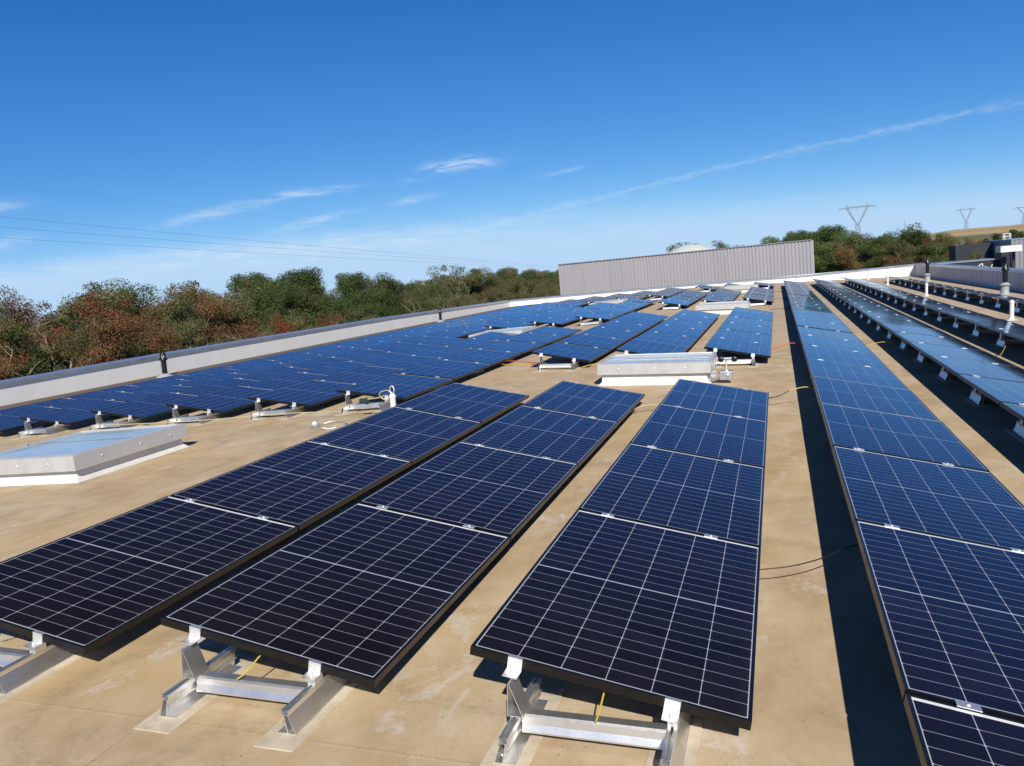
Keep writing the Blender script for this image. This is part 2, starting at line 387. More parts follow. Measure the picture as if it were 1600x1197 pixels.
def make_wall_mat(name, base, stain, amount=0.5):
    """painted / membrane upstand with faint vertical runs and panel joints"""
    mt, n, p = mat(name)
    t = n.new('ShaderNodeTexCoord'); o = t.outputs['Object']
    s = n.new('ShaderNodeSeparateXYZ'); n.l.new(o, s.inputs[0])
    run = n.noise(n.mapping(o, (2.2, 2.2, 0.25)), 1.6, 6, 0.6)
    c = n.mix(n.m('MULTIPLY', n.smooth(run, 0.45, 0.78), amount), base, stain)
    cl = n.noise(o, 0.7, 4, 0.6)
    c = n.mix(n.m('MULTIPLY', n.smooth(cl, 0.4, 0.7), 0.18), c, stain)
    n.put(p.inputs['Base Color'], c); p.inputs['Roughness'].default_value = 0.55; p.inputs['Specular IOR Level'].default_value = 0.35
    b = n.new('ShaderNodeBump'); b.inputs['Strength'].default_value = 0.5; b.inputs['Distance'].default_value = 0.02
    n.l.new(n.noise(n.mapping(o, (1, 1, 0.5)), 1.5, 3, 0.5), b.inputs['Height']); n.l.new(b.outputs[0], p.inputs['Normal'])
    return mt

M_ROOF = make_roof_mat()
M_PV = make_pv_mat()
M_FRAME = simple('black_anodised', (0.007, 0.007, 0.008), 0.30, 0.0, 0.35, 0.15, 20)
M_BACK = simple('panel_backsheet', (0.05, 0.05, 0.055), 0.6)
M_ALU = make_alu('mill_aluminium')
M_ALU2 = make_alu('bright_aluminium', (0.95, 0.95, 0.95), 0.50)
M_STEEL = make_alu('galvanised_steel', (0.62, 0.64, 0.66), 0.42)
M_PATCH = simple('membrane_patch', (0.60, 0.52, 0.40), 0.6, 0, 0.3, 0.22, 5)
M_UP_W = make_wall_mat('upstand_white', (0.88, 0.87, 0.84), (0.70, 0.64, 0.56), 0.25)
M_UP_L = make_wall_mat('upstand_grey_white', (0.95, 0.93, 0.88), (0.82, 0.78, 0.72), 0.25)
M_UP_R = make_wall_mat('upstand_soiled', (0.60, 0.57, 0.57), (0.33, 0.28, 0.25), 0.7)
M_CAP = simple('coping_metal', (0.50, 0.54, 0.60), 0.34, 0.7, 0.5, 0.08, 3)
M_CURB = simple('skylight_curb_membrane', (0.74, 0.72, 0.68), 0.55, 0, 0.4, 0.08, 5, 0.004)
M_LID = simple('skylight_lid_metal', (0.56, 0.555, 0.55), 0.42, 0.2, 0.5, 0.06, 6)
M_BLACK = simple('black_plastic', (0.012, 0.012, 0.014), 0.35, 0, 0.5)
M_VENTGREY = simple('vent_grey', (0.36, 0.38, 0.40), 0.5, 0, 0.4, 0.1, 8)
M_WHITEPVC = simple('white_plastic', (0.78, 0.79, 0.80), 0.35, 0, 0.5, 0.04, 8)
M_YELLOW = simple('yellow_cord', (0.58, 0.43, 0.05), 0.5)
M_RED = simple('red_cable', (0.62, 0.07, 0.03), 0.5)
M_CABLE = simple('black_cable', (0.010, 0.010, 0.012), 0.45)
M_ROPE = simple('pale_cable', (0.52, 0.47, 0.30), 0.55)

def glass_lid_mat():
    mt, n, p = mat('skylight_glazing')
    t = n.new('ShaderNodeTexCoord')
    nz = n.noise(t.outputs['Object'], 3, 5, 0.6)
    n.put(p.inputs['Base Color'], n.mix(n.smooth(nz, 0.35, 0.7), (0.60, 0.66, 0.70), (0.52, 0.58, 0.62)))
    p.inputs['Roughness'].default_value = 0.22; p.inputs['IOR'].default_value = 1.5
    p.inputs['Coat Weight'].default_value = 0.6; p.inputs['Coat Roughness'].default_value = 0.12
    return mt
M_GLAZE = glass_lid_mat()

# ------------------------------------------------------------------ the building we stand on
FOLD, SLP, GZ = -4.4, 0.06, -0.13
XL, XR, YF, YN = -17.2, 7.85, 50.0, -7.0
PROF = [(-17.6, -0.79), (-16.2, -0.845), (-14.6, -0.83), (-10.6, -0.502), (-4.4, -0.13), (20.0, -0.13)]
def gz(x):
    for (a, za), (b, zb) in zip(PROF, PROF[1:]):
        if x <= b: return za+(zb-za)*(x-a)/(b-a)
    return GZ
def ROOFAT(x, y, z=None, slope=None):
    """matrix of a thing standing on the roof at roof coordinates x,y"""
    if z is None: z = gz(x)
    a = -math.atan((gz(x-0.01)-gz(x-0.91))/0.9) if slope is None else slope
    return ROOF @ Matrix.Translation((x, y, z)) @ Matrix.Rotation(a, 4, 'Y')

bld = empty('flat_roofed_building', ROOF.copy())
tag(bld, 'building seen from its tan flat roof, edged by low white parapets', 'building')
rm = MB()
nx_l, ny = 6, 30
xs = [-17.2, -16.2, -14.6, -13.0, -12.0, -10.6, -8.5, -6.4] + [FOLD + (XR-FOLD)*i/8 for i in range(9)]
ys = [YN + (YF-YN)*i/ny for i in range(ny+1)]
vid = {}
for i, x in enumerate(xs):
    for j, y in enumerate(ys): vid[i, j] = len(rm.v); rm.v.append((x, y, gz(x)))
for i in range(len(xs)-1):
    for j in range(ny): rm.f.append((vid[i,j], vid[i+1,j], vid[i+1,j+1], vid[i,j+1])); rm.mi.append(0); rm.uv.append(None)
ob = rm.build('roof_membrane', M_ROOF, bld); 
def parapet(name, p0, p1, base0, base1, tops, face_mat, inward, th=0.30, ztop_drop=0.0):
    """wall with inner face from p0 to p1; tops = list of (t, z) along it; inward = unit vector to the roof"""
    P0, P1 = Vector((*p0, 0)), Vector((*p1, 0)); inn = Vector((*inward, 0)); d = (P1-P0); L = d.length; d.normalize()
    def top(t):
        for (t0, z0), (t1, z1) in zip(tops, tops[1:]):
            if t <= t1: return z0+(z1-z0)*(t-t0)/(t1-t0)
        return tops[-1][1]
    N = 24; w_ = MB(); c_ = MB(); k_ = MB()
    for i in range(N):
        t0, t1 = i/N, (i+1)/N; a, b = P0+d*L*t0, P0+d*L*t1
        for (q0, q1, zz) in ((a, b, None),):
            za0, zb0 = base0+(base1-base0)*t0, base0+(base1-base0)*t1
            zt0, zt1 = top(t0)-0.03, top(t1)-0.03
            w_.face([(a.x,a.y,za0),(b.x,b.y,zb0),(b.x,b.y,zt0),(a.x,a.y,zt0)])
    # outer skin
    o0, o1 = P0-inn*(th-0.01), P1-inn*(th-0.01)
    w_.face([(o0.x,o0.y,-1.2),(o1.x,o1.y,-1.2),(o1.x,o1.y,top(1)-0.03),(o0.x,o0.y,top(0)-0.03)])
    wall = w_.build('parapet', face_mat, bld)
    # coping: folded metal sheets 3 m long with an inner and an outer lip
    n = max(2, int(L/3.0))
    for i in range(n):
        t0, t1 = i/n, (i+1)/n-0.004/L
        za, zb = top(t0), top(t1); a, b = P0+d*L*t0, P0+d*L*t1
        def pt(base, off, z): q = base+inn*off; return (q.x, q.y, z)
        lip = 0.055
        A = [pt(a, 0.035, za-lip-0.03), pt(a, 0.035, za), pt(a, -th, za+0.02), pt(a, -th, za-0.12)]
        B = [pt(b, 0.035, zb-lip-0.03), pt(b, 0.035, zb), pt(b, -th, zb+0.02), pt(b, -th, zb-0.12)]
        for q in range(3): c_.face([A[q], B[q], B[q+1], A[q+1]])
        c_.face([A[0], B[0], pt(b, 0.004, zb-lip-0.03), pt(a, 0.004, za-lip-0.03)])
    c_.build('coping', M_CAP, wall)
    # small membrane fillet along the foot
    for i in range(N):
        t0, t1 = i/N, (i+1)/N; a, b = P0+d*L*t0, P0+d*L*t1
        za0, zb0 = base0+(base1-base0)*t0, base0+(base1-base0)*t1
        q0, q1 = a+inn*0.07, b+inn*0.07
        r0, r1 = a+inn*0.003, b+inn*0.003
        k_.face([(q0.x,q0.y,za0+0.004),(q1.x,q1.y,zb0+0.004),(r1.x,r1.y,zb0+0.07),(r0.x,r0.y,za0+0.07)])
    if name != 'left': k_.build('foot_flashing', face_mat, wall)
    return wall
parapet('left', (XL, YN), (XL, YF), gz(XL), gz(XL), [(0, -0.26), (0.32, -0.27), (0.42, -0.215), (0.68, -0.20), (1, -0.37)], M_UP_L, (1, 0))
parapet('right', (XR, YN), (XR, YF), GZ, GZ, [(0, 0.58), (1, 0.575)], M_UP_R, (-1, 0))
# far parapet in two stretches because the roof folds
parapet('far', (XL, YF), (FOLD, YF), gz(XL), GZ, [(0, -0.37), (0.66, -0.06), (1, 0.07)], M_UP_W, (0, -1))
parapet('far', (FOLD, YF), (XR, YF), GZ, GZ, [(0, 0.07), (0.54, 0.25), (1, 0.555)], M_UP_W, (0, -1))
body = MB()
body.box(XL-0.28, XR+0.28, YN, YF+0.28, -8.5, -1.25)
body.build('outer_wall', simple('cladding_grey', (0.30, 0.31, 0.33), 0.5), bld)

# ------------------------------------------------------------------ solar panel (origin: top corner of low edge at its near end)
TILT = 0.1761
FT = 0.035
def make_panel():
    root = empty('solar_panel')
    fr = MB(); lip = 0.0135
    xo0, xo1, yo0, yo1 = -PW, 0.0, 0.0, PL
    xi0, xi1, yi0, yi1 = xo0+lip, xo1-lip, lip, PL-0.010
    ring = lambda x0, x1, y0, y1, z: [(x0,y0,z),(x1,y0,z),(x1,y1,z),(x0,y1,z)]
    O1, O0 = ring(xo0,xo1,yo0,yo1,0), ring(xo0,xo1,yo0,yo1,-FT)
    I1, I0 = ring(xi0,xi1,yi0,yi1,0), ring(xi0,xi1,yi0,yi1,-0.0035)
    J0 = ring(xo0+0.028,xo1-0.028,0.028,PL-0.028,-FT)
    K0 = ring(xo0+0.0025,xo1-0.0025,0.0025,PL-0.0025,-FT+0.0015)
    for i in range(4):
        j = (i+1) % 4
        fr.face([O0[i],O0[j],O1[j],O1[i]]); fr.face([O1[i],O1[j],I1[j],I1[i]]); fr.face([I1[i],I1[j],I0[j],I0[i]])
        fr.face([O0[j],O0[i],J0[i],J0[j]])
    # shallow grooves of the extrusion on the two visible sides
    f = fr.build('frame', M_FRAME, root, fixn=False)
    gl = MB()
    cx, cy = -PW/2, PL/2
    g0 = ring(xi0,xi1,yi0,yi1,-0.0016)
    gl.face(g0, 0, [(x-cx, y-cy) for x, y, z in g0])
    b0 = ring(xi0,xi1,yi0,yi1,-0.007)
    gl.face(b0[::-1], 1)
    gl.build('glass_laminate', [M_PV, M_BACK], root, fixn=False)
    return root
panel0 = make_panel(); panel_km = kidmap_of(panel0)

# ------------------------------------------------------------------ mounting frame (origin on the roof under the low edge, y = joint)
XH, XLO = -0.828, -0.266
def zpan(x): return 0.13 + (-x)*tan(TILT)               # top plane of the panel
def rail(x0_, lean):
    mb = MB(); y0, y1 = -0.235, 0.20; x = 0.0
    mb.extrude([(x-0.040,0.005),(x+0.040,0.005),(x+0.040,0.008),(x-0.040,0.008)], y0, y1)               # foot plate
    mb.extrude([(x+0.002,0.0082),(x+0.008,0.0082),(x-0.006,0.0790),(x-0.010,0.0790)], y0, y1)           # leaning web
    mb.extrude([(x-0.016,0.046),(x-0.0068,0.046),(x-0.0064,0.050),(x-0.016,0.050)], y0, y1)              # nub
    mb.extrude([(x+0.036,0.0082),(x+0.039,0.0082),(x+0.013,0.0788),(x+0.0105,0.0788)], y0, y1)          # outer slanting flank
    for a, b, c, d in ((-0.016,0.016,0.0792,0.0812),(-0.016,-0.0136,0.0814,0.0985),(0.0136,0.016,0.0814,0.0985),(-0.016,-0.0050,0.0987,0.1007),(0.0050,0.016,0.0987,0.1007)):
        mb.extrude([(x+a,c),(x+b,c),(x+b,d),(x+a,d)], y0, y1)
    for k in range(3):
        mb.lathe([(0.004,0.0082),(0.004,0.0108),(0.002,0.0118)], x+0.022+0.004, y0+0.05+k*0.14, 8)
    mb.v = [(lean*a+x0_, b, c) for a, b, c in mb.v]
    return mb
def make_mount(kind):
    """kind: 'near' end, 'joint' or 'far' end of a row of panels"""
    root = empty('mounting_frame')
    for x, hi in ((XH, True), (XLO, False)):
        rl = rail(x, -1 if hi else 1).build('rail', M_ALU, root)
        pm = MB(); pm.extrude([(x-0.085,0.0),(x+0.085,0.0),(x+0.083,0.0042),(x-0.083,0.0042)], -0.33, 0.31)
        pm.build('membrane_patch', M_PATCH, root)
        yb = {'near': -0.012, 'joint': 0.0, 'far': 0.012}[kind]
        zb = zpan(x) - FT - 0.004
        sp = MB()
        if hi:
            z0 = 0.1012
            ya, yc = (-0.095, -0.005) if kind != 'far' else (0.005, 0.095)
            if kind == 'joint': ya, yc = -0.045, 0.045
            # triangular upright: two sheets and a base
            t = 0.003
            zt = zb - 0.012
            sp.extrude([(x-0.030,z0),(x-0.027,z0),(x-0.019,zt),(x-0.022,zt)], ya, yc)
            sp.extrude([(x+0.029,z0),(x+0.032,z0),(x-0.0155,zt),(x-0.0185,zt)], ya, yc)
            sp.extrude([(x-0.0268,z0+0.0005),(x+0.0288,z0+0.0005),(x+0.0270,z0+t),(x-0.0265,z0+t)], ya, yc)
            sp.build('upright', M_ALU, root)
            ztop = zt
            xc = x-0.016
        else:
            sp.box(x-0.017, x+0.017, -0.03+yb, 0.03+yb, 0.1012, zb-0.006)
            sp.build('spacer_block', M_ALU2, root)
            ztop = zb-0.006; xc = x
        cl = MB()
        T = Matrix.Translation((xc, 0, zpan(xc))) @ Matrix.Rotation(TILT, 4, 'Y')
        if kind == 'joint':
            cl.box(-0.036, 0.036, -0.021, 0.021, 0.0006, 0.0042, T)
            cl.lathe([(0.006,0.0043),(0.006,0.009),(0.003,0.0095)], 0, 0, 8, T)
            cl.box(-0.024, 0.024, -0.0042, 0.0042, -FT-0.012, 0.0004, T)
        else:
            s = -1 if kind == 'near' else 1
            def yb2(a, b): return (min(a*s, b*s), max(a*s, b*s))
            a, b = yb2(0.0015, 0.0045); cl.box(-0.028, 0.028, a, b, -FT-0.008, 0.0004, T)        # plate on panel face
            a, b = yb2(-0.011, 0.0060); cl.box(-0.028, 0.028, a, b, 0.0006, 0.0040, T)           # lip over the frame
            a, b = yb2(0.0047, 0.062); cl.box(-0.028, 0.028, a, b, -FT-0.012, -FT-0.0085, T)      # foot
            a, b = yb2(0.010, 0.030)
            cl.lathe([(0.0065,-FT-0.0083),(0.0065,-FT-0.002),(0.004,-FT+0.004)], 0.0, 0.026*s, 8, T)
        cl.build('clamp', M_ALU2, root)
    # cross bar tying the two rails together
    cb = MB(); x0, x1 = XH+0.018, XLO-0.018; yo = {'near': -0.072, 'joint': 0.03, 'far': 0.03}[kind]
    prof = [(yo+0.052,0.099),(yo+0.012,0.099),(yo+0.004,0.092),(yo,0.068),(yo+0.004,0.064),(yo-0.006,0.040),(yo-0.006,0.034),(yo-0.003,0.034),(yo-0.003,0.0395),(yo+0.0075,0.065),(yo+0.004,0.069),(yo+0.0075,0.090),(yo+0.014,0.0955),(yo+0.052,0.0955)]
    cb.extrude(prof, x0, x1, 'X')
    cb.build('cross_bar', M_ALU, root)
    return root
mounts = {k: make_mount(k) for k in ('near', 'joint', 'far')}
mount_km = {k: kidmap_of(v) for k, v in mounts.items()}
def make_far_mount():
    """same shape, one mesh, for the ones too small to show their parts"""
    v = [c for c in mount_km['joint'][mounts['joint'].name]]
    mb = MB(); idx = {}
    mats = [M_ALU, M_ALU2, M_PATCH]
    for o in v:
        b = len(mb.v); mb.v += [tuple(p.co) for p in o.data.vertices]; mi = mats.index(o.data.materials[0])
        for p in o.data.polygons: mb.f.append(tuple(b+i for i in p.vertices)); mb.mi.append(mi); mb.uv.append(None)
    return mb.build('mounting_frame', mats, None, fixn=False)
far_mount = make_far_mount()

# ------------------------------------------------------------------ rows
S = 1.775
rows = [  # name, x of low edge, blocks (first, last+1 panel index), phrase
 ('Z7', -13.48, [(4,25)], 'row nearest the left parapet'),
 ('Z6', -12.01, [(4,25)], 'second row from left parapet'),
 ('Z5', -10.546, [(4,25)], 'third row from left parapet'),
 ('Z4', -9.08, [(4,25)], 'fourth row from left parapet'),
 ('Z3', -7.614, [(4,10),(12,18),(20,25)], 'fifth row from left parapet'),
 ('Z2', -6.149, [(4,10),(12,18),(20,25)], 'sixth row from left parapet'),
 ('Z1', -4.683, [(4,10),(12,18),(20,25)], 'seventh row from left parapet'),
 ('A', -2.9248, [(0,4),(6,12),(15,21),(23,25)], 'third row left of bare strip'),
 ('B', -1.4456, [(0,4),(6,12),(15,21),(23,25)], 'second row left of bare strip'),
 ('C', 0.0, [(0,4),(6,12),(15,21),(23,25)], 'row just left of bare strip'),
 ('D', 1.4952, [(-2,25)], 'long row right of bare strip'),
 ('E', 2.985, [(0,25)], 'second long row right of strip'),
 ('F', 4.45, [(2,25)], 'third long row right of strip'),
 ('G', 6.42, [(8,24)], 'row nearest the right parapet')]
BL = {1: [''], 3: ['nearest block, ', 'middle block, ', 'farthest block, '], 4: ['nearest block, ', 'second block, ', 'third block, ', 'farthest block, ']}
rnd = random.Random(4)
RT = Matrix.Rotation(TILT, 4, 'Y')
first_panel = True; used = set()
n_pan = n_mnt = 0
for nm, x, blocks, phrase in rows:
    for bi, (a, b) in enumerate(blocks):
        bl = BL[len(blocks)][bi]
        for k in range(a, b):
            y = k*S + (0.0198 if nm == 'D' else 0)*-1
            M = ROOFAT(x, y) @ Matrix.Translation((0, 0, 0.13)) @ RT @ Matrix.Rotation(rnd.gauss(0, 0.0022), 4, 'X') @ Matrix.Rotation(rnd.gauss(0, 0.0012), 4, 'Y')
            if first_panel: o = panel0; o.matrix_world = M; first_panel = False
            else: o = copy_tree(panel0, panel_km, M)
            idx = k-a
            tag(o, 'dark solar panel, %s from near end, %s%s' % (ORD[idx], bl, phrase), 'solar panel', 'solar panels set out in rows on the roof')
            n_pan += 1
        for k in range(a, b+1):
            if nm == 'Z7' and k > 8: continue
            y = k*S - 0.01 + (-0.0198 if nm == 'D' else 0)
            kind = 'joint'
            if k == a: kind = 'near'; y += 0.01
            if k == b: kind = 'far'; y -= 0.01
            M = ROOFAT(x, y)
            if y > 24 and kind != 'near':
                if 'fm' not in used: o = far_mount; o.matrix_world = M; used.add('fm')
                else: o = far_mount.copy(); COL.objects.link(o); o.matrix_world = M
            elif kind not in used: o = mounts[kind]; o.matrix_world = M; used.add(kind)
            else: o = copy_tree(mounts[kind], mount_km[kind], M)
            tag(o, 'aluminium mounting frame, %s from near end, %s%s' % (ORD[k-a], bl, phrase), 'mounting frame', 'mounting frames under the solar panels')
            n_mnt += 1
print('panels', n_pan, 'mounts', n_mnt)

# ------------------------------------------------------------------ skylights
def skylight(x0, x1, y0, y1, label, hc=0.135, hl=0.125, seam='x', glaze=M_GLAZE):
    """base from x0..x1,y0..y1 in roof coordinates"""
    root = empty('skylight', ROOFAT(x0, y0)); W, D = x1-x0, y1-y0
    tag(root, label, 'skylight', 'skylights on the roof')
    cb = MB(); fl = 0.05
    for (ax, bx, ay, by) in ((0, W, 0, D),):
        lo = [(ax-fl,ay-fl,0.002),(bx+fl,ay-fl,0.002),(bx+fl,by+fl,0.002),(ax-fl,by+fl,0.002)]
        m1 = [(ax,ay,0.05),(bx,ay,0.05),(bx,by,0.05),(ax,by,0.05)]
        m2 = [(ax+.01,ay+.01,hc),(bx-.01,ay+.01,hc),(bx-.01,by-.01,hc),(ax+.01,by-.01,hc)]
        for A, B in ((lo, m1), (m1, m2)):
            for i in range(4): j = (i+1) % 4; cb.face([A[i],A[j],B[j],B[i]])
    cb.build('curb', M_CURB, root, bevel=0.006)
    o = 0.045
    ld = MB()
    z0, z1 = hc-0.004, hc+hl
    # folded metal skirt of the lid
    R = lambda e, z: [(-e,-e,z),(W+e,-e,z),(W+e,D+e,z),(-e,D+e,z)]
    L0, L1, L2, L3 = R(o+0.004, z0), R(o, z1), R(o-0.045, z1+0.012), R(o-0.05, z1-0.004)
    for A, B in ((R(o-0.03, z0), L0), (L0, L1), (L1, L2), (L2, L3)):
        for i in range(4): j = (i+1) % 4; ld.face([A[i],A[j],B[j],B[i]])
    lid = ld.build('lid', M_LID, root, fixn=False)
    for p in lid.data.polygons: pass
    g = MB(); q = R(o-0.055, z1+0.004)
    cx, cy = W/2, D/2; hz = z1+0.035
    nseg = 8
    # very shallow vaulted glazing
    for i in range(nseg):
        for j in range(nseg):
            def P(a, b):
                X = q[0][0]+(q[1][0]-q[0][0])*a/nseg; Y = q[0][1]+(q[3][1]-q[0][1])*b/nseg
                return (X, Y, z1-0.002+0.012*(1-(2*a/nseg-1)**4)*(1-(2*b/nseg-1)**4))
            g.face([P(i,j),P(i+1,j),P(i+1,j+1),P(i,j+1)])
    gl = g.build('glazing', glaze, root, smooth=True)
    bars = MB()
    if seam == 'x':
        bars.box(0.0, W, D*0.5-0.006, D*0.5+0.006, z1+0.0105, z1+0.016)
    else:
        for fy in (0.33, 0.66): bars.box(0.0, W, D*fy-0.008, D*fy+0.008, z1+0.0105, z1+0.022)
    bars.build('glazing_bar', M_STEEL if seam == 'x' else M_LID, root)
    sc = MB()
    Rx = Matrix.Rotation(pi/2, 4, 'X')
    for fx in (0.17, 0.52, 0.80):
        sc.lathe([(0.012,0),(0.012,0.006),(0.006,0.010)], 0, 0, 10, Matrix.Translation((W*fx, -o-0.001, z0+hl*0.55)) @ Rx)
    for fy in (0.2, 0.55, 0.85):
        sc.lathe([(0.012,0),(0.012,0.006),(0.006,0.010)], 0, 0, 10, Matrix.Translation((W+o+0.001, D*fy, z0+hl*0.55)) @ Matrix.Rotation(pi/2, 4, 'Y'))
    sc.build('screw', M_ALU2, root)
    return root
skylight(-8.18, -6.66, 3.52, 5.08, 'pale blue glazed skylight on the open roof at the left edge', 0.13, 0.15)
skylight(-2.31, -0.82, 8.66, 9.78, 'whitish skylight between the nearest and second blocks of panels', 0.165, 0.145, seam='y')
skylight(-7.80, -6.35, 17.80, 19.05, 'skylight ringed by blue panels in the left field, nearer one', 0.13, 0.14)
skylight(-7.80, -6.35, 32.90, 34.20, 'skylight ringed by blue panels in the left field, farther one', 0.13, 0.14)
skylight(-2.25, -0.75, 23.0, 24.2, 'whitish skylight between the second and third blocks of panels', 0.165, 0.145, seam='y')
skylight(-2.25, -0.80, 38.4, 39.6, 'farthest whitish skylight, before the last small panels', 0.165, 0.145, seam='y')

# ------------------------------------------------------------------ vents and posts
def cowl(x, y, hb, hp, label, stub=True):
    root = empty('roof_vent', ROOF @ Matrix.Translation((x, y, gz(x)))); tag(root, label, 'roof vent', 'black capped roof vents')
    b = MB()
    if stub:
        b.lathe([(0.17,0.002),(0.14,0.03),(0.122,0.06),(0.118,hb-0.05),(0.165,hb-0.035),(0.168,hb-0.02),(0.095,hb+0.03),(0.085,hb+0.05)], n=28)
    else:
        b.lathe([(0.26,0.002),(0.24,0.02),(0.12,hb-0.02),(0.09,hb)], n=28)
    b.build('flashing', M_VENTGREY, root, smooth=True)
    p = MB(); z = hb+0.04 if stub else hb-0.01
    p.lathe([(0.073,z),(0.073,z+hp*0.62),(0.066,z+hp*0.62),(0.066,z+hp*0.66)], n=24)
    p.build('pipe', M_BLACK, root, smooth=True)
    c = MB()
    z1 = z+hp*0.66
    for i in range(6):
        a = 2*pi*i/6; M = Matrix.Rotation(a, 4, 'Z')
        c.box(0.055, 0.078, -0.012, 0.012, z1+0.0005, z1+hp*0.24, M)
    c.lathe([(0.115,z1-0.02),(0.118,z1-0.005),(0.085,z1+hp*0.10),(0.080,z1+hp*0.12)], n=24)
    c.lathe([(0.085,z1+hp*0.2405),(0.082,z1+hp*0.28),(0.06,z1+hp*0.33),(0.02,z1+hp*0.345)], n=24)
    c.build('cowl', M_BLACK, root, smooth=True)
    bd = MB(); bd.lathe([(0.05,z1),(0.05,z1+hp*0.2399)], n=12); bd.build('inner_tube', M_WHITEPVC, root, smooth=True)
    return root
cowl(-16.75, 16.25, 0.10, 0.62, 'black capped vent standing before the left parapet, nearer one', stub=False)
cowl(-16.75, 36.7, 0.10, 0.58, 'black capped vent standing before the left parapet, farther one', stub=False)
cowl(7.04, 26.9, 0.34, 0.62, 'black vent on a grey stub before the right parapet, nearer one')
cowl(6.98, 40.6, 0.34, 0.72, 'black vent on a grey stub before the right parapet, by the corner')

def anchor(x, y, h, label, r=0.034, rz=0):
    root = empty('anchor_post', ROOF @ Matrix.Translation((x, y, gz(x))) @ Matrix.Rotation(rz, 4, 'Z')); tag(root, label, 'anchor post', 'white anchor posts')
    b = MB(); b.extrude([(-0.11,0.0),(0.11,0.0),(0.11,0.006),(-0.11,0.006)], -0.11, 0.11)
    b.lathe([(0.085,0.0062),(0.06,0.02),(r+0.01,0.05),(r+0.006,0.06)], n=20)
    b.build('base_plate', M_WHITEPVC, root, smooth=True)
    p = MB(); p.lathe([(r,0.055),(r,h*0.80),(r+0.006,h*0.805),(r+0.006,h*0.86),(r*0.8,h*0.92),(r*0.3,h*0.95)], n=20)
    p.build('post', M_WHITEPVC, root, smooth=True)
    return root
def eye_on(root, z, R, tr, mat_, ry=0):
    t = MB(); pts = [(R*cos(2*pi*i/20), 0, z+R*1.5*sin(2*pi*i/20)) for i in range(21)]
    t.tube(pts, tr, 8); t.build('eye', mat_, root, smooth=True)
anchor(4.93, 17.3, 0.46, 'white anchor post beside the third long row, nearest one', 0.045)
anchor(4.98, 28.15, 0.46, 'white anchor post beside the third long row, second one', 0.045)
anchor(5.03, 38.8, 0.46, 'white anchor post beside the third long row, third one', 0.045)
anchor(5.0, 46.9, 0.5, 'small grey-white anchor post before the far parapet', 0.045)
ap = anchor(-4.33, 6.03, 0.36, 'white anchor post with a shackle, by the seventh row from left parapet', 0.036)
eye_on(ap, 0.385, 0.030, 0.008, M_ALU2)

# ------------------------------------------------------------------ cables
def rp(x, y, z): return tuple(ROOF @ Vector((x, y, z)))
def cable(name, pts, r, mat_, label, cat='cable', group=None):
    # smooth the polyline (Catmull-Rom)
    P = [Vector(p) for p in pts]; Q = []
    for i in range(len(P)-1):
        p0, p1, p2, p3 = P[max(i-1, 0)], P[i], P[i+1], P[min(i+2, len(P)-1)]
        for k in range(6):
            t = k/6; Q.append(0.5*((2*p1)+(-p0+p2)*t+(2*p0-5*p1+4*p2-p3)*t*t+(-p0+3*p1-3*p2+p3)*t**3))
    Q.append(P[-1])
    mb = MB(); mb.tube([rp(*q) for q in Q], r, 8)
    o = mb.build(name, mat_, None, smooth=True); tag(o, label, cat, group); return o
cable('cable', [(-0.12,1.45,-0.03),(0.0,1.48,-0.02),(0.15,1.53,-0.012),(0.30,1.61,0.008),(0.47,1.74,0.040),(0.6,1.80,0.03)], 0.0034, M_CABLE, 'thin black cable rising from the near panels into the wide shadow')
cable('cable', [(-0.10,6.72,-0.02),(0.03,6.82,-0.02),(0.12,6.84,0.0),(0.22,6.87,0.05)], 0.006, M_CABLE, 'black half of cable crossing the bare strip before the skylight')
cable('cable', [(0.22,6.87,0.05),(0.32,6.89,0.075),(0.41,6.90,0.085),(0.48,6.93,0.06)], 0.0055, M_YELLOW, 'yellow-sleeved cable end reaching into the wide shadow')
cable('cable', [(-0.15,11.95,-0.06),(0.02,12.1,-0.04),(0.15,12.2,-0.02),(0.30,12.25,0.03),(0.42,12.28,0.02),(0.5,12.3,-0.03)], 0.0075, M_RED, 'orange-red cable crossing the bare strip in the second block')
cable('cable', [(-1.50,6.40,-0.10),(-1.40,6.48,-0.05),(-1.15,6.62,-0.05),(-0.95,6.70,-0.08)], 0.0055, M_ROPE, 'yellowish cable between the near panel rows before the skylight')
cable('cable', [(-1.55,11.2,-0.10),(-1.40,11.28,-0.06),(-1.15,11.4,-0.06),(-0.95,11.5,-0.09)], 0.006, M_ROPE, 'yellowish cable between the second-block rows right of the skylight')
cable('cable', [(-3.05,10.60,-0.10),(-2.85,10.66,-0.06),(-2.60,10.78,-0.05),(-2.4,10.9,-0.09)], 0.006, M_YELLOW, 'orange-yellow cable left of the skylight between two panel rows')
cable('cable', [(-4.80,11.6,-0.08),(-4.55,11.35,-0.05),(-4.25,11.25,-0.06),(-3.95,11.2,-0.09)], 0.008, M_RED, 'red cable at the corner of the second block beside the left field')
cable('cable', [(-4.80,11.35,-0.10),(-4.50,11.12,-0.09),(-4.20,11.05,-0.09),(-3.95,11.1,-0.10)], 0.006, M_YELLOW, 'yellow cable beside the red cable by the left field')
for yy, nm in ((23.9, 'nearer'), (30.6, 'middle'), (36.8, 'farther')):
    cable('cable', [(-0.1,yy,-0.10),(0.1,yy+0.05,-0.09),(0.3,yy+0.12,-0.10),(0.5,yy+0.2,-0.1)], 0.009, M_CABLE, 'thin dark cable crossing the far bare strip, %s one' % nm)
cable('cable', [(1.50,12.4,-0.10),(1.68,12.45,-0.04),(1.85,12.5,-0.02),(1.98,12.5,-0.05)], 0.005, M_YELLOW, 'yellow cable in the shadow of the second long row')
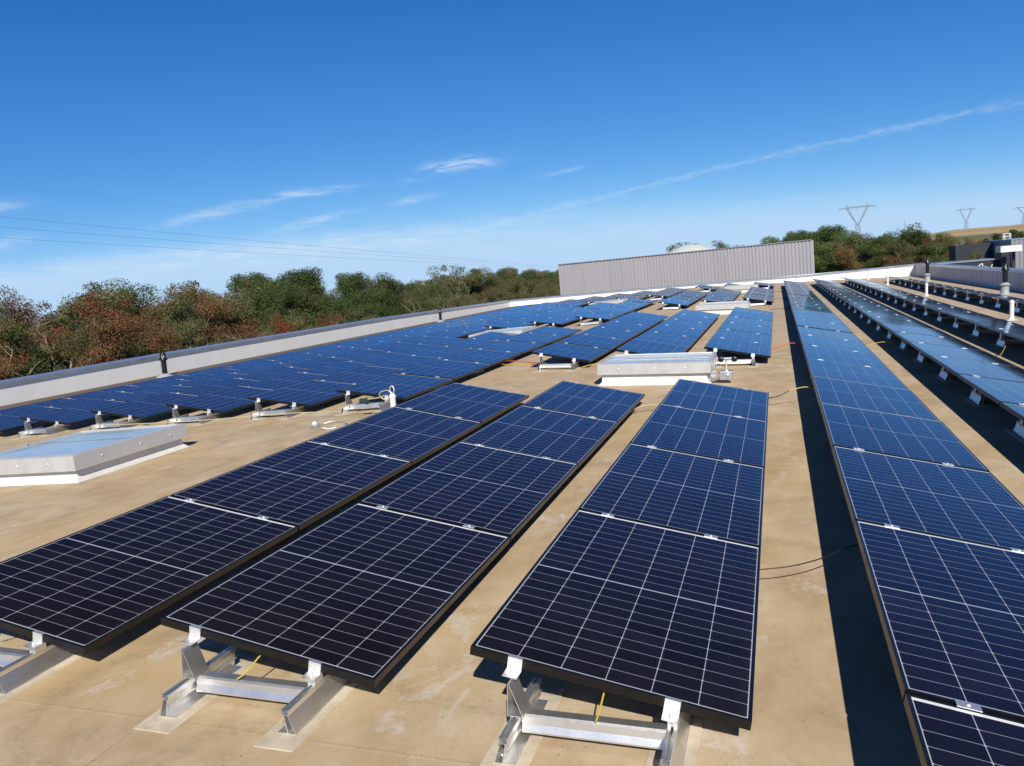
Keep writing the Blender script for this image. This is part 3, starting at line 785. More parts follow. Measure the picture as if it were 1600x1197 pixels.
cable('cable', [(3.00,10.2,-0.11),(3.15,10.5,-0.06),(3.30,10.9,0.0),(3.42,11.3,0.06)], 0.005, M_YELLOW, 'yellow cable in the shadow of the third long row')
# yellow cords hanging from the near ends
cable('cord', [(-2.045,-0.075,-0.020),(-2.03,-0.04,-0.01),(-2.005,0.03,0.03),(-1.98,0.10,0.07)], 0.0035, M_YELLOW, 'short yellow cord tied to the cross bar of the middle near frame', 'cord')
cable('cord', [(-0.53,-0.08,-0.018),(-0.525,-0.03,0.0),(-0.52,0.04,0.035),(-0.51,0.10,0.06)], 0.0035, M_YELLOW, 'short yellow cord tied to the cross bar nearest the bare strip', 'cord')
cable('cord', [(-3.68,-0.02,-0.03),(-3.62,0.03,0.0),(-3.55,0.10,0.03)], 0.0035, M_YELLOW, 'short yellow cord at the left near frame', 'cord')
# lifeline coil at the near end of the left field
coil = MB(); pts = []
for i in range(61):
    a = 2*pi*i/20; R = 0.085+0.006*sin(i*0.9)
    pts.append(rp(-4.62+R*cos(a), 6.42+0.012*sin(i*0.4), 0.13+0.7*R*sin(a)))
coil.tube(pts, 0.005, 6); co = coil.build('coiled_cord', M_ROPE, None, smooth=True)
tag(co, 'coil of pale cord hanging beside the white shackle post', 'cord')
cable('guy_cable', [(-5.35,6.55,-0.06),(-5.15,6.55,0.0),(-4.95,6.5,0.06),(-4.75,6.45,0.09),(-4.65,6.42,0.12)], 0.008, M_ROPE, 'pale cable leading from left to the coil of cord', 'cable')
cable('guy_cable', [(-9.2,6.45,-0.27),(-7.8,6.60,-0.24),(-6.4,6.72,-0.16),(-5.4,6.62,-0.12)], 0.006, M_ROPE, 'long thin cable hanging under the near ends of the left field', 'cable')
cn = MB(); Mc = ROOF @ Matrix.Translation((-4.98, 6.5, 0.04)) @ Matrix.Rotation(pi/2, 4, 'Y')
cn.lathe([(0.02,-0.06),(0.035,-0.055),(0.035,0.03),(0.045,0.032),(0.045,0.055),(0.02,0.06)], n=14, M=Mc)
c_ = cn.build('connector', simple('dark_teal_plastic', (0.02, 0.05, 0.055), 0.4), None, smooth=True); tag(c_, 'dark connector on the pale cable at the seventh row', 'connector')
loop = MB(); pts = [rp(-5.18+0.22*cos(2*pi*i/28), 5.93+0.20*sin(2*pi*i/28), gz(-5.1)+0.012+0.012*sin(i)) for i in range(0, 26)]
loop.tube(pts, 0.007, 6); lo = loop.build('cable_loop', M_STEEL, None, smooth=True); tag(lo, 'steel wire loop lying on the roof before the seventh row', 'cable')
blk = MB(); Ml = ROOF @ Matrix.Translation((-5.36, 5.90, gz(-5.3)+0.03)) @ Matrix.Rotation(0.5, 4, 'Z') @ Matrix.Rotation(pi/2, 4, 'X')
blk.lathe([(0.03,-0.03),(0.045,-0.022),(0.045,0.022),(0.03,0.03)], n=16, M=Ml); bo = blk.build('pulley', M_STEEL, None, smooth=True); tag(bo, 'small round steel pulley lying by the wire loop', 'pulley')

# actuator box on the right side of the central skylight
root = empty('skylight_actuator', ROOFAT(-0.66, 8.72)); tag(root, 'small metal actuator box with black knobs on the skylight side', 'actuator')
b = MB(); b.box(0.0, 0.17, -0.05, 0.10, 0.05, 0.17); b.build('housing', M_STEEL, root, bevel=0.008)
b = MB(); b.lathe([(0.03,0.1702),(0.03,0.19),(0.014,0.195),(0.014,0.33),(0.006,0.335)], 0.09, 0.0, 14); b.lathe([(0.022,0.0),(0.022,0.012)], 0,0,12, Matrix.Translation((0.11,-0.052,0.13)) @ Matrix.Rotation(pi/2, 4, 'X')); b.build('piston', M_ALU2, root, smooth=True)
b = MB(); b.box(-0.045, 0.22, -0.03, -0.022, 0.336, 0.36); b.build('arm', M_ALU2, root)
for kx in (0.02, 0.20):
    b = MB(); b.lathe([(0.034,0),(0.040,0.006),(0.040,0.026),(0.03,0.034),(0.012,0.036)], 0, 0, 18, Matrix.Translation((kx, -0.0305, 0.335)) @ Matrix.Rotation(pi/2, 4, 'X')); b.build('knob', M_BLACK, root, smooth=True)
b = MB(); b.box(-0.10, -0.001, -0.02, 0.04, 0.06, 0.075); b.box(-0.10, -0.001, -0.02, 0.04, 0.13, 0.145); b.build('bracket', M_STEEL, root)

# ------------------------------------------------------------------ far scenery (level world frame)
GROUND = -8.0
def terr(x, y):
    r = sqrt(x*x+y*y); a = math.degrees(atan2(x, y))
    h = GROUND
    side = 1/(1+math.exp(-(a-6.5)/1.6)) if -90 < a < 120 else 0.0
    if a > 60: side *= max(0, 1-(a-60)/40)
    t = min(max((r-260)/1150, 0), 1); t = t*t*(3-2*t)
    h += side*t*(21.5+1.6*sin(a*0.8)+0.8*sin(x*0.01+y*0.004))
    return h
tm = MB(); radii = [0, 60, 120, 200, 280, 350, 430, 520, 620, 720, 830, 950, 1080, 1220, 1360, 1500, 1800, 2500, 4000, 7000, 12000]
NA = 240; vi = {}
for i, r in enumerate(radii):
    for j in range(NA):
        a = 2*pi*j/NA; x, y = r*sin(a), r*cos(a)
        z = terr(x, y)
        if r > 1500: z = max(GROUND, terr(x*1500/r, y*1500/r)) - (r-1500)*0.004
        vi[i, j] = len(tm.v); tm.v.append((x, y, z))
for i in range(len(radii)-1):
    for j in range(NA):
        k = (j+1) % NA
        if i == 0: tm.f.append((vi[0,0], vi[1,k], vi[1,j]))
        else: tm.f.append((vi[i,j], vi[i,k], vi[i+1,k], vi[i+1,j]))
        tm.mi.append(0); tm.uv.append(None)
gm, n, p = mat('terrain')
t = n.new('ShaderNodeTexCoord'); o_ = t.outputs['Object']; s_ = n.new('ShaderNodeSeparateXYZ'); n.l.new(o_, s_.inputs[0])
rr = n.m('SQRT', n.m('ADD', n.m('MULTIPLY', s_.outputs[0], s_.outputs[0]), n.m('MULTIPLY', s_.outputs[1], s_.outputs[1])))
wv = n.m('ADD', rr, n.m('MULTIPLY', n.m('SUBTRACT', n.noise(o_, 0.004, 3, 0.5), 0.5), 260))
field = n.ramp(n.m('DIVIDE', wv, 1600), [(0.0, (0.07, 0.085, 0.03)), (0.30, (0.09, 0.11, 0.035)), (0.42, (0.17, 0.17, 0.07)), (0.50, (0.11, 0.12, 0.045)), (0.56, (0.52, 0.40, 0.20)), (0.66, (0.42, 0.28, 0.14)), (0.74, (0.56, 0.42, 0.22)), (0.80, (0.30, 0.17, 0.10)), (0.86, (0.50, 0.37, 0.21)), (1.0, (0.38, 0.27, 0.17))])
field = n.mix(n.m('MULTIPLY', n.noise(o_, 0.05, 6, 0.7), 0.35), field, (0.16, 0.13, 0.06))
n.put(p.inputs['Base Color'], field); p.inputs['Roughness'].default_value = 0.95
tob = tm.build('terrain', gm); tag(tob, kind='structure')

# --- trees
M_BARK = simple('bark_pale', (0.29, 0.25, 0.19), 0.85, 0, 0.2, 0.3, 4)
F_GREEN = make_foliage('leaves_green', (0.060, 0.100, 0.030), (0.145, 0.190, 0.058), (0.20, 0.19, 0.065))
F_OLIVE = make_foliage('leaves_olive', (0.085, 0.100, 0.042), (0.190, 0.185, 0.078), (0.25, 0.16, 0.07))
F_RUST = make_foliage('leaves_russet', (0.115, 0.100, 0.040), (0.260, 0.130, 0.060), (0.46, 0.085, 0.040))
F_DARK = make_foliage('leaves_dark_green', (0.042, 0.076, 0.026), (0.098, 0.140, 0.042), (0.13, 0.155, 0.048))
rg = np.random.default_rng(11)
def tree_mesh(seed, H=10.5, R=3.2, leaves=9000, leaf=0.13, base=0.12, sparse=0.0, multi=1, clumps=70):
    """returns (trunk MB, crown vertices/faces) of one tree, height H, crown radius R"""
    g = np.random.default_rng(seed); tr = MB()
    tips = []
    for s in range(multi):
        ang = g.uniform(0, 2*pi); off = 0.0 if multi == 1 else g.uniform(0.3, 0.9)
        p = Vector((off*cos(ang), off*sin(ang), 0)); d = Vector((0.12*g.normal(), 0.12*g.normal(), 1)).normalized()
        pts = [p.copy()]; n_ = 9
        for i in range(n_):
            p = p + d*(H*0.94/n_)*g.uniform(0.85, 1.1) if i < n_-1 else p + d*(H*0.06); d = (d+Vector((0.16*g.normal(), 0.16*g.normal(), 0.10))).normalized(); pts.append(p.copy())
        r0 = 0.15/sqrt(multi)
        tr.tube(pts, [r0*(1-0.88*i/n_)+0.012 for i in range(len(pts))], 7)
        nb = int(18/multi)+4
        for b in range(nb):
            h = g.uniform(0.2, 0.97); i = min(int(h*n_), n_-1); q = pts[i].lerp(pts[i+1], h*n_-i)
            a = g.uniform(0, 2*pi); up = g.uniform(0.3, 1.2)
            L = R*g.uniform(0.5, 1.1)*(1.15-0.62*h)
            dd = Vector((cos(a), sin(a), up)).normalized(); bp = [q.copy()]; bq = q.copy()
            for k in range(4):
                bq = bq + dd*L/4; dd = (dd+Vector((0.22*g.normal(), 0.22*g.normal(), 0.12+0.1*g.normal()))).normalized(); bp.append(bq.copy())
            tr.tube(bp, [0.05*(1-h*0.5)*(1-0.8*k/4)+0.006 for k in range(5)], 5)
            tips += [bp[2], bp[3], bp[4]]
            for t2 in range(3):
                k = int(g.integers(1, 4)); e = bp[k]+Vector((g.normal()*0.6, g.normal()*0.6, 0.2+0.4*abs(g.normal())))
                tr.tube([bp[k], bp[k].lerp(e, 0.55)+Vector((0.06*g.normal(), 0.06*g.normal(), 0.05)), e], [0.018, 0.012, 0.005], 4); tips.append(e)
        tips.append(pts[-1])
    tips = [t_ for t_ in tips if t_.z > H*base]
    tp = np.array([tuple(t_) for t_ in tips])
    # clumps of leaves round the branch tips
    cn_ = min(clumps, len(tp)*2); idx = g.integers(0, len(tp), cn_)
    cc = tp[idx] + g.normal(0, 0.32, (cn_, 3)); cr_ = g.uniform(0.35, 0.95, cn_)*R/3.0
    which = g.choice(cn_, leaves, p=(cr_**2)/(cr_**2).sum())
    dirs = g.normal(0, 1, (leaves, 3)); dirs /= np.linalg.norm(dirs, axis=1)[:, None]
    rad = g.uniform(0.25, 1.0, leaves)**0.6
    pos = cc[which] + dirs*(rad*cr_[which])[:, None]*np.array([1.1, 1.1, 0.75])
    keep = pos[:, 2] > H*base*0.8
    pos = pos[keep]; dirs = dirs[keep]; m_ = len(pos)
    nrm = dirs*0.7 + g.normal(0, 0.6, (m_, 3)) + np.array([0, 0, 0.5]); nrm /= np.linalg.norm(nrm, axis=1)[:, None]
    ref = g.normal(0, 1, (m_, 3)); a = np.cross(nrm, ref); a /= np.linalg.norm(a, axis=1)[:, None]; b = np.cross(nrm, a)
    sz = leaf*g.uniform(0.6, 1.3, m_)[:, None]
    v = np.stack([pos-a*sz*0.9, pos-b*sz*0.45, pos+a*sz*0.9+nrm*sz*0.15, pos+b*sz*0.45], 1).reshape(-1, 3)
    f = np.arange(m_*4).reshape(-1, 4)
    return tr, v, f
def build_tree(seed, leafmat, **kw):
    tr, v, f = tree_mesh(seed, **kw)
    root = empty('tree')
    tk = tr.build('trunk', M_BARK, root, fixn=False)
    me = bpy.data.meshes.new('crown'); me.vertices.add(len(v)); me.vertices.foreach_set('co', v.ravel())
    me.loops.add(len(f)*4); me.loops.foreach_set('vertex_index', f.ravel()); me.polygons.add(len(f))
    me.polygons.foreach_set('loop_start', np.arange(len(f))*4); me.update(calc_edges=True); me.validate()
    me.materials.append(leafmat)
    cw = bpy.data.objects.new('crown', me); COL.objects.link(cw); cw.parent = root
    return root
protos = {}
def proto(kind, i):
    key = (kind, i)
    if key not in protos:
        mt_ = {'green': F_GREEN, 'olive': F_OLIVE, 'russet': F_RUST, 'dark': F_DARK, 'bare': F_OLIVE, 'thin': F_RUST, 'thing': F_OLIVE}[kind]
        kw = dict(green=dict(leaves=42000, leaf=0.075, R=3.3, clumps=85), dark=dict(leaves=44000, leaf=0.078, R=3.4, clumps=95), olive=dict(leaves=36000, leaf=0.068, R=3.1, multi=2, clumps=80),
                  russet=dict(leaves=36000, leaf=0.066, R=3.1, multi=2, clumps=75), bare=dict(leaves=2600, leaf=0.12, R=2.8, clumps=30, multi=1), thin=dict(leaves=17000, leaf=0.062, R=3.0, clumps=60, multi=3), thing=dict(leaves=17000, leaf=0.062, R=3.0, clumps=60, multi=3))[kind]
        r = build_tree(hash((kind, i)) % 1000 if False else {'green': 10, 'olive': 20, 'russet': 30, 'dark': 40, 'bare': 50, 'thin': 60, 'thing': 70}[kind]+i, mt_, **kw)
        protos[key] = [r, kidmap_of(r), False]
    return protos[key]
TREE_LAB = {'green': 'mid green leafy tree', 'olive': 'olive green thin-leaved tree', 'russet': 'russet and green autumn tree', 'dark': 'dark green dense tree', 'bare': 'sparse tree with thin open branches', 'thin': 'thin reddish tree with pale stems showing', 'thing': 'thin olive tree with pale stems showing'}
trnd = random.Random(7)
def place_tree(kind, x, y, ztop, where, group, sw=1.0, H=10.5, base=None):
    i = trnd.randrange(3 if kind in ('russet', 'olive') else 2)
    pr_ = proto(kind, i); z0 = base if base is not None else terr(x, y)
    sh = (ztop-z0)/H
    M = Matrix.Translation((x, y, z0)) @ Matrix.Rotation(trnd.uniform(0, 2*pi), 4, 'Z') @ Matrix.Diagonal((sh*sw, sh*sw, sh, 1))
    if not pr_[2]: o = pr_[0]; o.matrix_world = M; pr_[2] = True
    else: o = copy_tree(pr_[0], pr_[1], M)
    tag(o, TREE_LAB[kind]+' '+where, 'tree', group)
    return o
# wood beyond the left parapet; edge runs parallel to the building
def topz(y):  # height of the wood's top edge
    pts_ = [(5, 3.0), (25, 3.4), (38, 3.3), (50, 2.9), (62, 3.8), (74, 3.5), (90, 3.0), (110, 3.5), (130, 3.2), (175, 3.2)]
    for (a, za), (b, zb) in zip(pts_, pts_[1:]):
        if y <= b: return za+(zb-za)*(max(y, a)-a)/(b-a)
    return 3.2
y = 6.0; ntree = 0
while y < 172:
    for depth, xb in enumerate((-31.5, -35.5, -40.5, -47.0)):
        if depth == 3 and y > 75: continue
        x = xb + trnd.uniform(-1.6, 1.6) - (0.02*(y-20)); yy = y + trnd.uniform(-1.8, 1.8)
        u = trnd.random()
        red = (0.46 if y < 34 else (0.30 if y < 52 else (0.05 if y < 75 else 0.04))) * (1.25 if depth < 2 else 0.4)
        if u < red: kind = 'russet'
        elif y > 52 and y < 72: kind = 'dark' if trnd.random() < 0.55 else ('green' if trnd.random() < 0.5 else 'olive')
        else: kind = 'olive' if trnd.random() < 0.68 else ('green' if trnd.random() < 0.7 else 'dark')
        if depth == 0 and trnd.random() < 0.6: kind = 'thin' if trnd.random() < red else 'thing'
        if depth == 0: zt = topz(y) - trnd.uniform(1.2, 3.0)
        elif depth == 1: zt = topz(y) - trnd.uniform(0.3, 1.6)
        else: zt = topz(y) + trnd.uniform(-0.6, 0.45) + (abs(x)-34)*0.025
        place_tree(kind, x, yy, zt, 'in the wood beyond the left parapet', 'trees in the wood beyond the left parapet', trnd.uniform(0.75, 0.95) if depth < 2 else trnd.uniform(1.0, 1.2))
        ntree += 1
    y += 3.7 if y < 80 else 4.6
for (yy, xx, k, zt) in ((44, -40, 'bare', 4.1), (84, -38, 'bare', 4.6), (88, -37, 'bare', 4.3), (95, -38, 'bare', 4.8), (22, -42, 'bare', 4.6)):
    place_tree(k, xx, yy, zt, 'rising above the wood at left', 'sparse trees rising above the wood at left', 0.8)
# wood behind the grey clad wall and to its right
def el_right(a):
    pts_ = [(-4, 0.9), (-2.5, 1.12), (-0.5, 1.28), (1.0, 1.3), (2.2, 1.42), (4.0, 1.38), (5.1, 0.85), (6.2, 0.9), (7.1, 1.05), (8.2, 0.8), (9.3, 0.85), (10.1, 0.5), (10.9, 0.2), (12.5, -0.3)]
    for (a0, z0), (a1, z1) in zip(pts_, pts_[1:]):
        if a <= a1: return z0+(z1-z0)*(max(a, a0)-a0)/(a1-a0)
    return -0.3
for d, n_, drop in ((98, 13, 1.3), (108, 14, 0.5), (119, 15, 0.0)):
    for i in range(n_):
        a = -3.6 + 14.6*(i+trnd.uniform(0.15, 0.85))/n_
        kind = trnd.choice(['olive', 'green', 'olive', 'dark', 'green', 'olive', 'dark'] + (['russet'] if drop > 0.4 else []))
        zt = 1.58 + d*tan(radians(el_right(a))) - drop*trnd.uniform(0.6, 1.3) + trnd.uniform(-0.35, 0.2)
        place_tree(kind, d*sin(radians(a)), d*cos(radians(a)), zt, 'in the wood right of the grey clad wall', 'trees in the wood right of the grey clad wall', 0.95)
place_tree('bare', 17.2, 111, 4.3, 'standing above the wood below the small pylon', None, 0.8)
for i, (xx, yy, zt) in enumerate(((-18.8, 176, 6.5), (-16.6, 177, 6.9), (-13.2, 176, 6.2), (-15.2, 178, 6.0))):
    place_tree('bare', xx, yy, zt, 'behind the pale curved roof', 'trees behind the pale curved roof', 0.8)
for i, (xx, yy, zt) in enumerate(((-21.5, 120, 2.9), (-6.5, 118, 3.0), (-7.5, 118, 2.95))):
    place_tree('green', xx, yy, zt, 'just topping the grey clad wall', 'trees just topping the grey clad wall', 0.7)
# bushy trees on the far slope
for i, (a, d, h) in enumerate(((11.9, 430, 5), (12.4, 425, 6.5), (12.9, 430, 8), (13.6, 415, 8.5), (14.1, 420, 8), (14.6, 410, 8), (15.2, 420, 8), (10.6, 440, 5), (9.9, 470, 5), (9.0, 460, 6), (5.6, 420, 9), (6.5, 420, 9), (7.2, 430, 10), (7.7, 425, 10), (4.7, 430, 9), (8.4, 440, 8))):
    x, y = d*sin(radians(a)), d*cos(radians(a)); z = terr(x, y)
    place_tree('dark', x, y, z+h*1.15, 'on the far slope', 'trees on the far slope', 1.25 if a < 9 else 1.1)
# trees in front of the dark annex at right
for i, (xx, yy, zt) in enumerate(((14.2, 76.5, 0.15), (15.1, 76, 0.55), (16.0, 76, 0.75), (13.2, 78, 0.35), (12.0, 80, 0.6), (10.9, 82, 0.9))):
    place_tree('olive', xx, yy, zt, 'behind the dark wall with white lettering', 'trees behind the dark wall with white lettering', 0.55)

# --- grey clad building
M_CLAD, n, p = mat('trapezoid_cladding')
t = n.new('ShaderNodeTexCoord'); s_ = n.new('ShaderNodeSeparateXYZ'); n.l.new(t.outputs['Object'], s_.inputs[0])
wn_ = n.new('ShaderNodeTexWhiteNoise', noise_dimensions='1D'); n.put(wn_.inputs['W'], n.m('FLOOR', s_.outputs[0]))
c = n.mix(wn_.outputs[0], (0.365, 0.352, 0.375), (0.385, 0.370, 0.392))
c = n.mix(n.m('MULTIPLY', n.smooth(n.noise(n.mapping(t.outputs['Object'], (3, 3, 0.3)), 1.5, 5, 0.6), 0.5, 0.8), 0.4), c, (0.26, 0.24, 0.24))
lapz = n.m('LESS_THAN', n.m('ABSOLUTE', n.m('SUBTRACT', n.m('FRACT', s_.outputs[0]), 0.02)), 0.012)
c = n.mix(n.m('MULTIPLY', lapz, 0.2), c, (0.15, 0.14, 0.15))
n.put(p.inputs['Base Color'], c); p.inputs['Roughness'].default_value = 0.5; p.inputs['Metallic'].default_value = 0.0
gb = empty('clad_building', Matrix.Translation((-16.24, 60.0, 0))); tag(gb, 'long building clad in grey ribbed sheet beyond the far parapet', 'building')
Wd = 18.82; mb = MB(); prof = []
pitch = 0.25; nn = int(Wd/pitch)
prof = []
x = 0.0
while x < Wd-0.05:
    prof += [(x, 0.0), (x+0.135, 0.0), (x+0.150, 0.055), (x+0.235, 0.055)]
    x += pitch
prof += [(Wd, 0.0)]
for (xa, ya), (xb, yb) in zip(prof, prof[1:]):
    mb.face([(xa, ya, GROUND), (xb, yb, GROUND), (xb, yb, 2.38), (xa, ya, 2.38)])
mb.face([(0, 0, GROUND), (0, 14, GROUND), (0, 14, 2.38), (0, 0, 2.38)]); mb.face([(Wd, 0, GROUND), (Wd, 14, GROUND), (Wd, 14, 2.38), (Wd, 0, 2.38)])
mb.build('cladding', M_CLAD, gb, fixn=False)
mb = MB(); mb.box(-0.03, Wd+0.03, -0.05, 14, 2.385, 2.45); mb.build('roof_edge', simple('edge_trim', (0.30, 0.28, 0.28), 0.45, 0.3), gb)
# --- pale curved roof beyond
dm = empty('curved_roof_hall', Matrix.Translation((-15.8, 158, 0))); tag(dm, 'pale curved roof of a hall peeping over the grey clad wall', 'building')
mb = MB(); mb.lathe([(5.9, 3.25), (4.4, 4.0), (3.0, 4.62), (1.6, 5.02), (1.5, 5.05), (0.3, 5.16)], 0, 4, 28)
mb.build('roof', simple('pale_roof_sheet', (0.62, 0.67, 0.62), 0.5), dm, smooth=True)
mb = MB(); mb.lathe([(5.6, GROUND), (5.6, 3.2)], 0, 4, 28); mb.build('wall', simple('pale_wall', (0.5, 0.5, 0.48), 0.7), dm)

# --- dark annex with lettering, white canopy and grey block at the right edge
M_NAVY = simple('dark_cladding', (0.030, 0.033, 0.048), 0.5, 0.1, 0.5, 0.1, 2)
M_LGREY = simple('grey_cladding', (0.30, 0.295, 0.33), 0.45, 0.2)
da = empty('dark_annex', Matrix.Translation((0, 0, 0))); tag(da, 'dark building with white script lettering past the right parapet', 'building')
mb = MB(); mb.box(7.0, 16.86, 71.0, 74.8, GROUND, -0.42); mb.build('wall', M_NAVY, da)
mb = MB(); mb.box(6.95, 16.86, 70.93, 74.85, -0.418, -0.33); mb.build('coping', M_CAP, da)
mb = MB(); mb.box(16.865, 17.40, 69.9, 72.0, GROUND, 0.16); mb.build('column', M_NAVY, da)
# script strokes on the facade
def strokes(lines, y, r=0.045):
    mb = MB()
    for ln in lines:
        P = [Vector(p) for p in ln]; Q = []
        for i in range(len(P)-1):
            p0, p1, p2, p3 = P[max(i-1, 0)], P[i], P[i+1], P[min(i+2, len(P)-1)]
            for k in range(6):
                t_ = k/6; Q.append(0.5*((2*p1)+(-p0+p2)*t_+(2*p0-5*p1+4*p2-p3)*t_*t_+(-p0+3*p1-3*p2+p3)*t_**3))
        Q.append(P[-1]); mb.tube([(q.x, y, q.y) for q in Q], r, 6)
    return mb
lx, lz = 15.30, -1.05
st = strokes([[(lx,lz-0.25),(lx+0.02,lz),(lx+0.16,lz+0.22),(lx+0.36,lz+0.38),(lx+0.46,lz+0.33),(lx+0.42,lz+0.1),(lx+0.5,lz-0.1)],
              [(lx+0.40,lz+0.12),(lx+0.62,lz+0.14),(lx+0.74,lz+0.08),(lx+0.72,lz-0.25)],
              [(lx+0.98,lz-0.25),(lx+1.02,lz),(lx+1.10,lz+0.2),(lx+1.17,lz+0.32)]], 70.93)
st.build('lettering', simple('white_lettering', (0.85, 0.85, 0.85), 0.4), da, smooth=True)
ca = empty('entrance_canopy', Matrix.Translation((16.2, 67.3, 0))); tag(ca, 'bright white box canopy at the right edge of the picture', 'canopy')
mb = MB(); mb.box(0, 1.42, 0, 1.6, 0.17, 0.62, ); mb.build('fascia', simple('white_fascia', (0.85, 0.85, 0.85), 0.4), ca, bevel=0.02)
mb = MB(); mb.box(0.1, 1.3, 0.1, 1.5, 0.622, 0.66); mb.build('top_sheet', M_LGREY, ca)
mb = MB(); mb.box(0.95, 1.15, 0.8, 1.0, GROUND, 0.165); mb.build('post', M_NAVY, ca)
gk = empty('grey_block', Matrix.Translation((17.55, 73.0, 0))); tag(gk, 'grey sheet-clad block behind the white canopy', 'building')
mb = MB(); x = 0.72
while x < 9: mb.face([(x, 0, GROUND), (x+0.2, 0, GROUND), (x+0.2, 0, 1.0), (x, 0, 1.0)]); mb.face([(x+0.2, 0, GROUND), (x+0.25, 0.03, GROUND), (x+0.25, 0.03, 1.0), (x+0.2, 0, 1.0)]); mb.face([(x+0.25, 0.03, GROUND), (x+0.3, 0, GROUND), (x+0.3, 0, 1.0), (x+0.25, 0.03, 1.0)]); x += 0.3
mb.face([(0.72, 0, GROUND), (0.72, 9, GROUND), (0.72, 9, 1.0), (0.72, 0, 1.0)]); mb.build('cladding', M_LGREY, gk, fixn=False)
mb = MB(); mb.box(0.70, 9.1, -0.04, 9, 1.003, 1.06); mb.build('roof_edge', M_CAP, gk)
mb = MB(); mb.box(-2.2, 0.715, 6.0, 9, GROUND, 0.90); mb.build('dark_wing', M_NAVY, gk)
mb = MB()
for cx_ in (0, 0.45):
    for cy_ in (0, 0.5): mb.box(1.2+cx_-0.015, 1.2+cx_+0.015, 4+cy_-0.015, 4+cy_+0.015, 1.064, 1.55)
for zz in (1.3, 1.53):
    mb.box(1.215, 1.635, 3.985, 4.015, zz, zz+0.03); mb.box(1.215, 1.635, 4.485, 4.515, zz, zz+0.03)
mb.build('ladder_cage', M_ALU2, gk)

# --- houses glimpsed between the trees
M_RENDER = simple('house_render', (0.62, 0.58, 0.52), 0.8, 0, 0.3, 0.1, 1); M_TILE = simple('roof_tiles', (0.30, 0.16, 0.10), 0.8, 0, 0.3, 0.2, 3)
hl = [('small pale house glimpsed between trees, leftmost', 6.6, 300), ('small pale house glimpsed between trees, middle one', 8.5, 290), ('small pale house glimpsed between trees, rightmost', 9.9, 300)]
for lab, a, d in hl:
    x, y = d*sin(radians(a)), d*cos(radians(a)); z = terr(x, y); H_ = -1.6-z
    r = empty('house', Matrix.Translation((x, y, z)) @ Matrix.Rotation(radians(a*3), 4, 'Z')); tag(r, lab, 'house', 'houses glimpsed between the trees')
    mb = MB(); mb.box(-4.5, 4.5, -3, 3, -0.5, H_); mb.build('wall', M_RENDER, r)
    mb = MB(); mb.extrude([(-3.4, H_+0.003), (3.4, H_+0.003), (0, H_+2.0)], -4.8, 4.8, 'X'); mb.build('roof', M_TILE, r)
    mb = MB()
    for wx in (-3, 0, 3): mb.box(wx-0.5, wx+0.5, -3.03, -2.99, H_-2.2, H_-0.9)
    mb.build('window', M_BLACK, r)

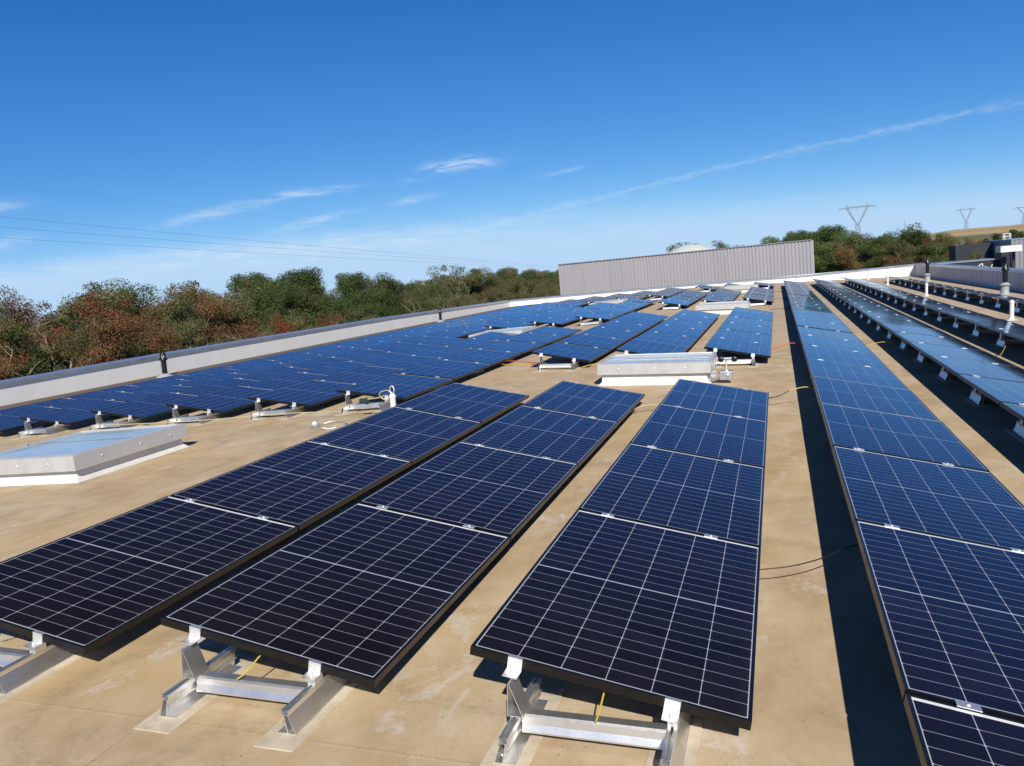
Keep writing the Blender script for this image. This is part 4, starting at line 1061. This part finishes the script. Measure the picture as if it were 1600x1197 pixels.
# --- pylons
M_PYL = simple('pylon_hazy_steel', (0.33, 0.40, 0.50), 0.6, 0.1)  # steel grey tinted blue to stand in for distance haze
def pylon(az_, d, zbase, ztop, label, armhalf, th):
    x, y = d*sin(radians(az_)), d*cos(radians(az_))
    root = empty('pylon', Matrix.Translation((x, y, zbase)) @ Matrix.Rotation(radians(8), 4, 'Z')); tag(root, label, 'pylon', 'pylons on the horizon')
    H = ztop-zbase
    def lat(name, segs, r):
        mb = MB()
        for a, b in segs: mb.tube([a, b], r, 4)
        mb.build(name, M_PYL, root, fixn=False)
    zw = H*0.62; zc = H*0.93; dw = H*0.018; fb = H*0.10; wb = H*0.10
    legs = []
    for s in (-1, 1):
        for f in (-1, 1):
            legs.append(((s*wb, f*fb, 0), (s*H*0.035, f*dw, zw)))
    K = 9
    for k in range(K):
        t0, t1 = k/K, (k+1)/K
        for f in (-1, 1):
            L0 = (-(wb+(H*0.035-wb)*t0), f*(fb+(dw-fb)*t0), zw*t0); R0 = (-L0[0], L0[1], L0[2])
            L1 = (-(wb+(H*0.035-wb)*t1), f*(fb+(dw-fb)*t1), zw*t1); R1 = (-L1[0], L1[1], L1[2])
            legs += [(L0, R1), (R0, L1)]
    lat('leg_frame', legs, th*1.25)
    v_ = []
    for s in (-1, 1):
        for f in (-1, 1):
            a, b = (s*H*0.02, f*dw, zw), (s*armhalf*0.62, f*dw, zc); a2, b2 = (s*H*0.055, f*dw, zw+H*0.01), (s*armhalf*0.50, f*dw, zc)
            v_ += [(a, b), ((s*H*0.0, f*dw, zw-H*0.02), b2)]
            for k in range(5):
                t0, t1 = k/5, (k+1)/5
                v_.append((tuple(a[i]+(b[i]-a[i])*t0 for i in range(3)), tuple((0, f*dw, zw)[i]+(b2[i]-(0, f*dw, zw)[i])*t1 for i in range(3))))
    lat('head_frame', v_, th)
    ar = []
    for f in (-1, 1):
        ar += [((-armhalf, 0, zc-H*0.0), (armhalf, 0, zc)), ((-armhalf*0.62, f*dw, zc+H*0.022), (armhalf*0.62, f*dw, zc+H*0.022)), ((-armhalf, 0, zc), (-armhalf*0.62, f*dw, zc+H*0.022)), ((armhalf, 0, zc), (armhalf*0.62, f*dw, zc+H*0.022))]
    for k in range(12):
        x0_, x1_ = -armhalf*0.62+armhalf*1.24*k/12, -armhalf*0.62+armhalf*1.24*(k+1)/12
        ar.append(((x0_, 0, zc if k % 2 else zc+H*0.022), (x1_, 0, zc+H*0.022 if k % 2 else zc)))
    for s in (-1, 1): ar += [((s*armhalf*0.62, 0, zc), (s*armhalf*0.58, 0, H)), ((s*armhalf*0.46, 0, zc+H*0.022), (s*armhalf*0.58, 0, H))]
    lat('cross_arm', ar, th)
    ins = [((sx_*armhalf, 0, zc), (sx_*armhalf, 0, zc-H*0.07)) for sx_ in (-0.97, 0, 0.97)]
    lat('insulator', ins, th*0.8)
pylon(5.11, 670, -6, 1.58+670*tan(radians(2.76)), 'tall lattice pylon nearest the camera, above the grey wall', 13.2, 0.13)
pylon(11.17, 1250, -8, 1.58+1250*tan(radians(1.80)), 'smaller lattice pylon on the golden hill', 12.5, 0.15)
pylon(14.15, 1300, 8, 1.58+1300*tan(radians(1.50)), 'lattice pylon cut by the right edge of the picture', 12.5, 0.15)
mb = MB(); x, y = 900*sin(radians(7.8)), 900*cos(radians(7.8))
root = empty('mast', Matrix.Translation((x, y, -6))); tag(root, 'faint thin mast between the two larger pylons', 'mast')
mb.tube([(0, 0, 0), (0, 0, 30)], [0.5, 0.22], 6)
mb.build('pole', M_PYL, root)
mb = MB(); 
for zz in (26, 28.5): mb.tube([(-2.2, 0, zz), (2.2, 0, zz)], 0.16, 5)
mb.build('cross_arm', M_PYL, root)

# --- overhead wires at left: parallel spans running away towards azimuth -11 degrees
M_WIRE = simple('wire', (0.30, 0.34, 0.40), 0.5, 0.2)
for lab, va, hD, D, aend, r0 in (('faint uppermost power line crossing the sky at left', -6.0, 0.221, 136, -15.0, 0.014), ('second highest power line crossing the sky at left', -11.5, 0.1915, 115, -14.6, 0.026),
                           ('third highest power line crossing the sky at left', -11.5, 0.1735, 127, -14.6, 0.026), ('lowest power line crossing the sky at left', -11.8, 0.156, 141, -15.0, 0.026)):
    pts, rs = [], []
    for k in range(61):
        a = -75+(aend+75)*(1-(1-k/60)**2); dd = D/sin(radians(va-a))
        zz = 1.58+hD*D - 1.2*sin(pi*min(1.0, k/60))
        pts.append((dd*sin(radians(a)), dd*cos(radians(a)), zz)); rs.append(r0*(dd/190)**0.6)
    mb = MB(); mb.tube(pts, rs, 5); o = mb.build('power_line', M_WIRE); tag(o, lab, 'power line')
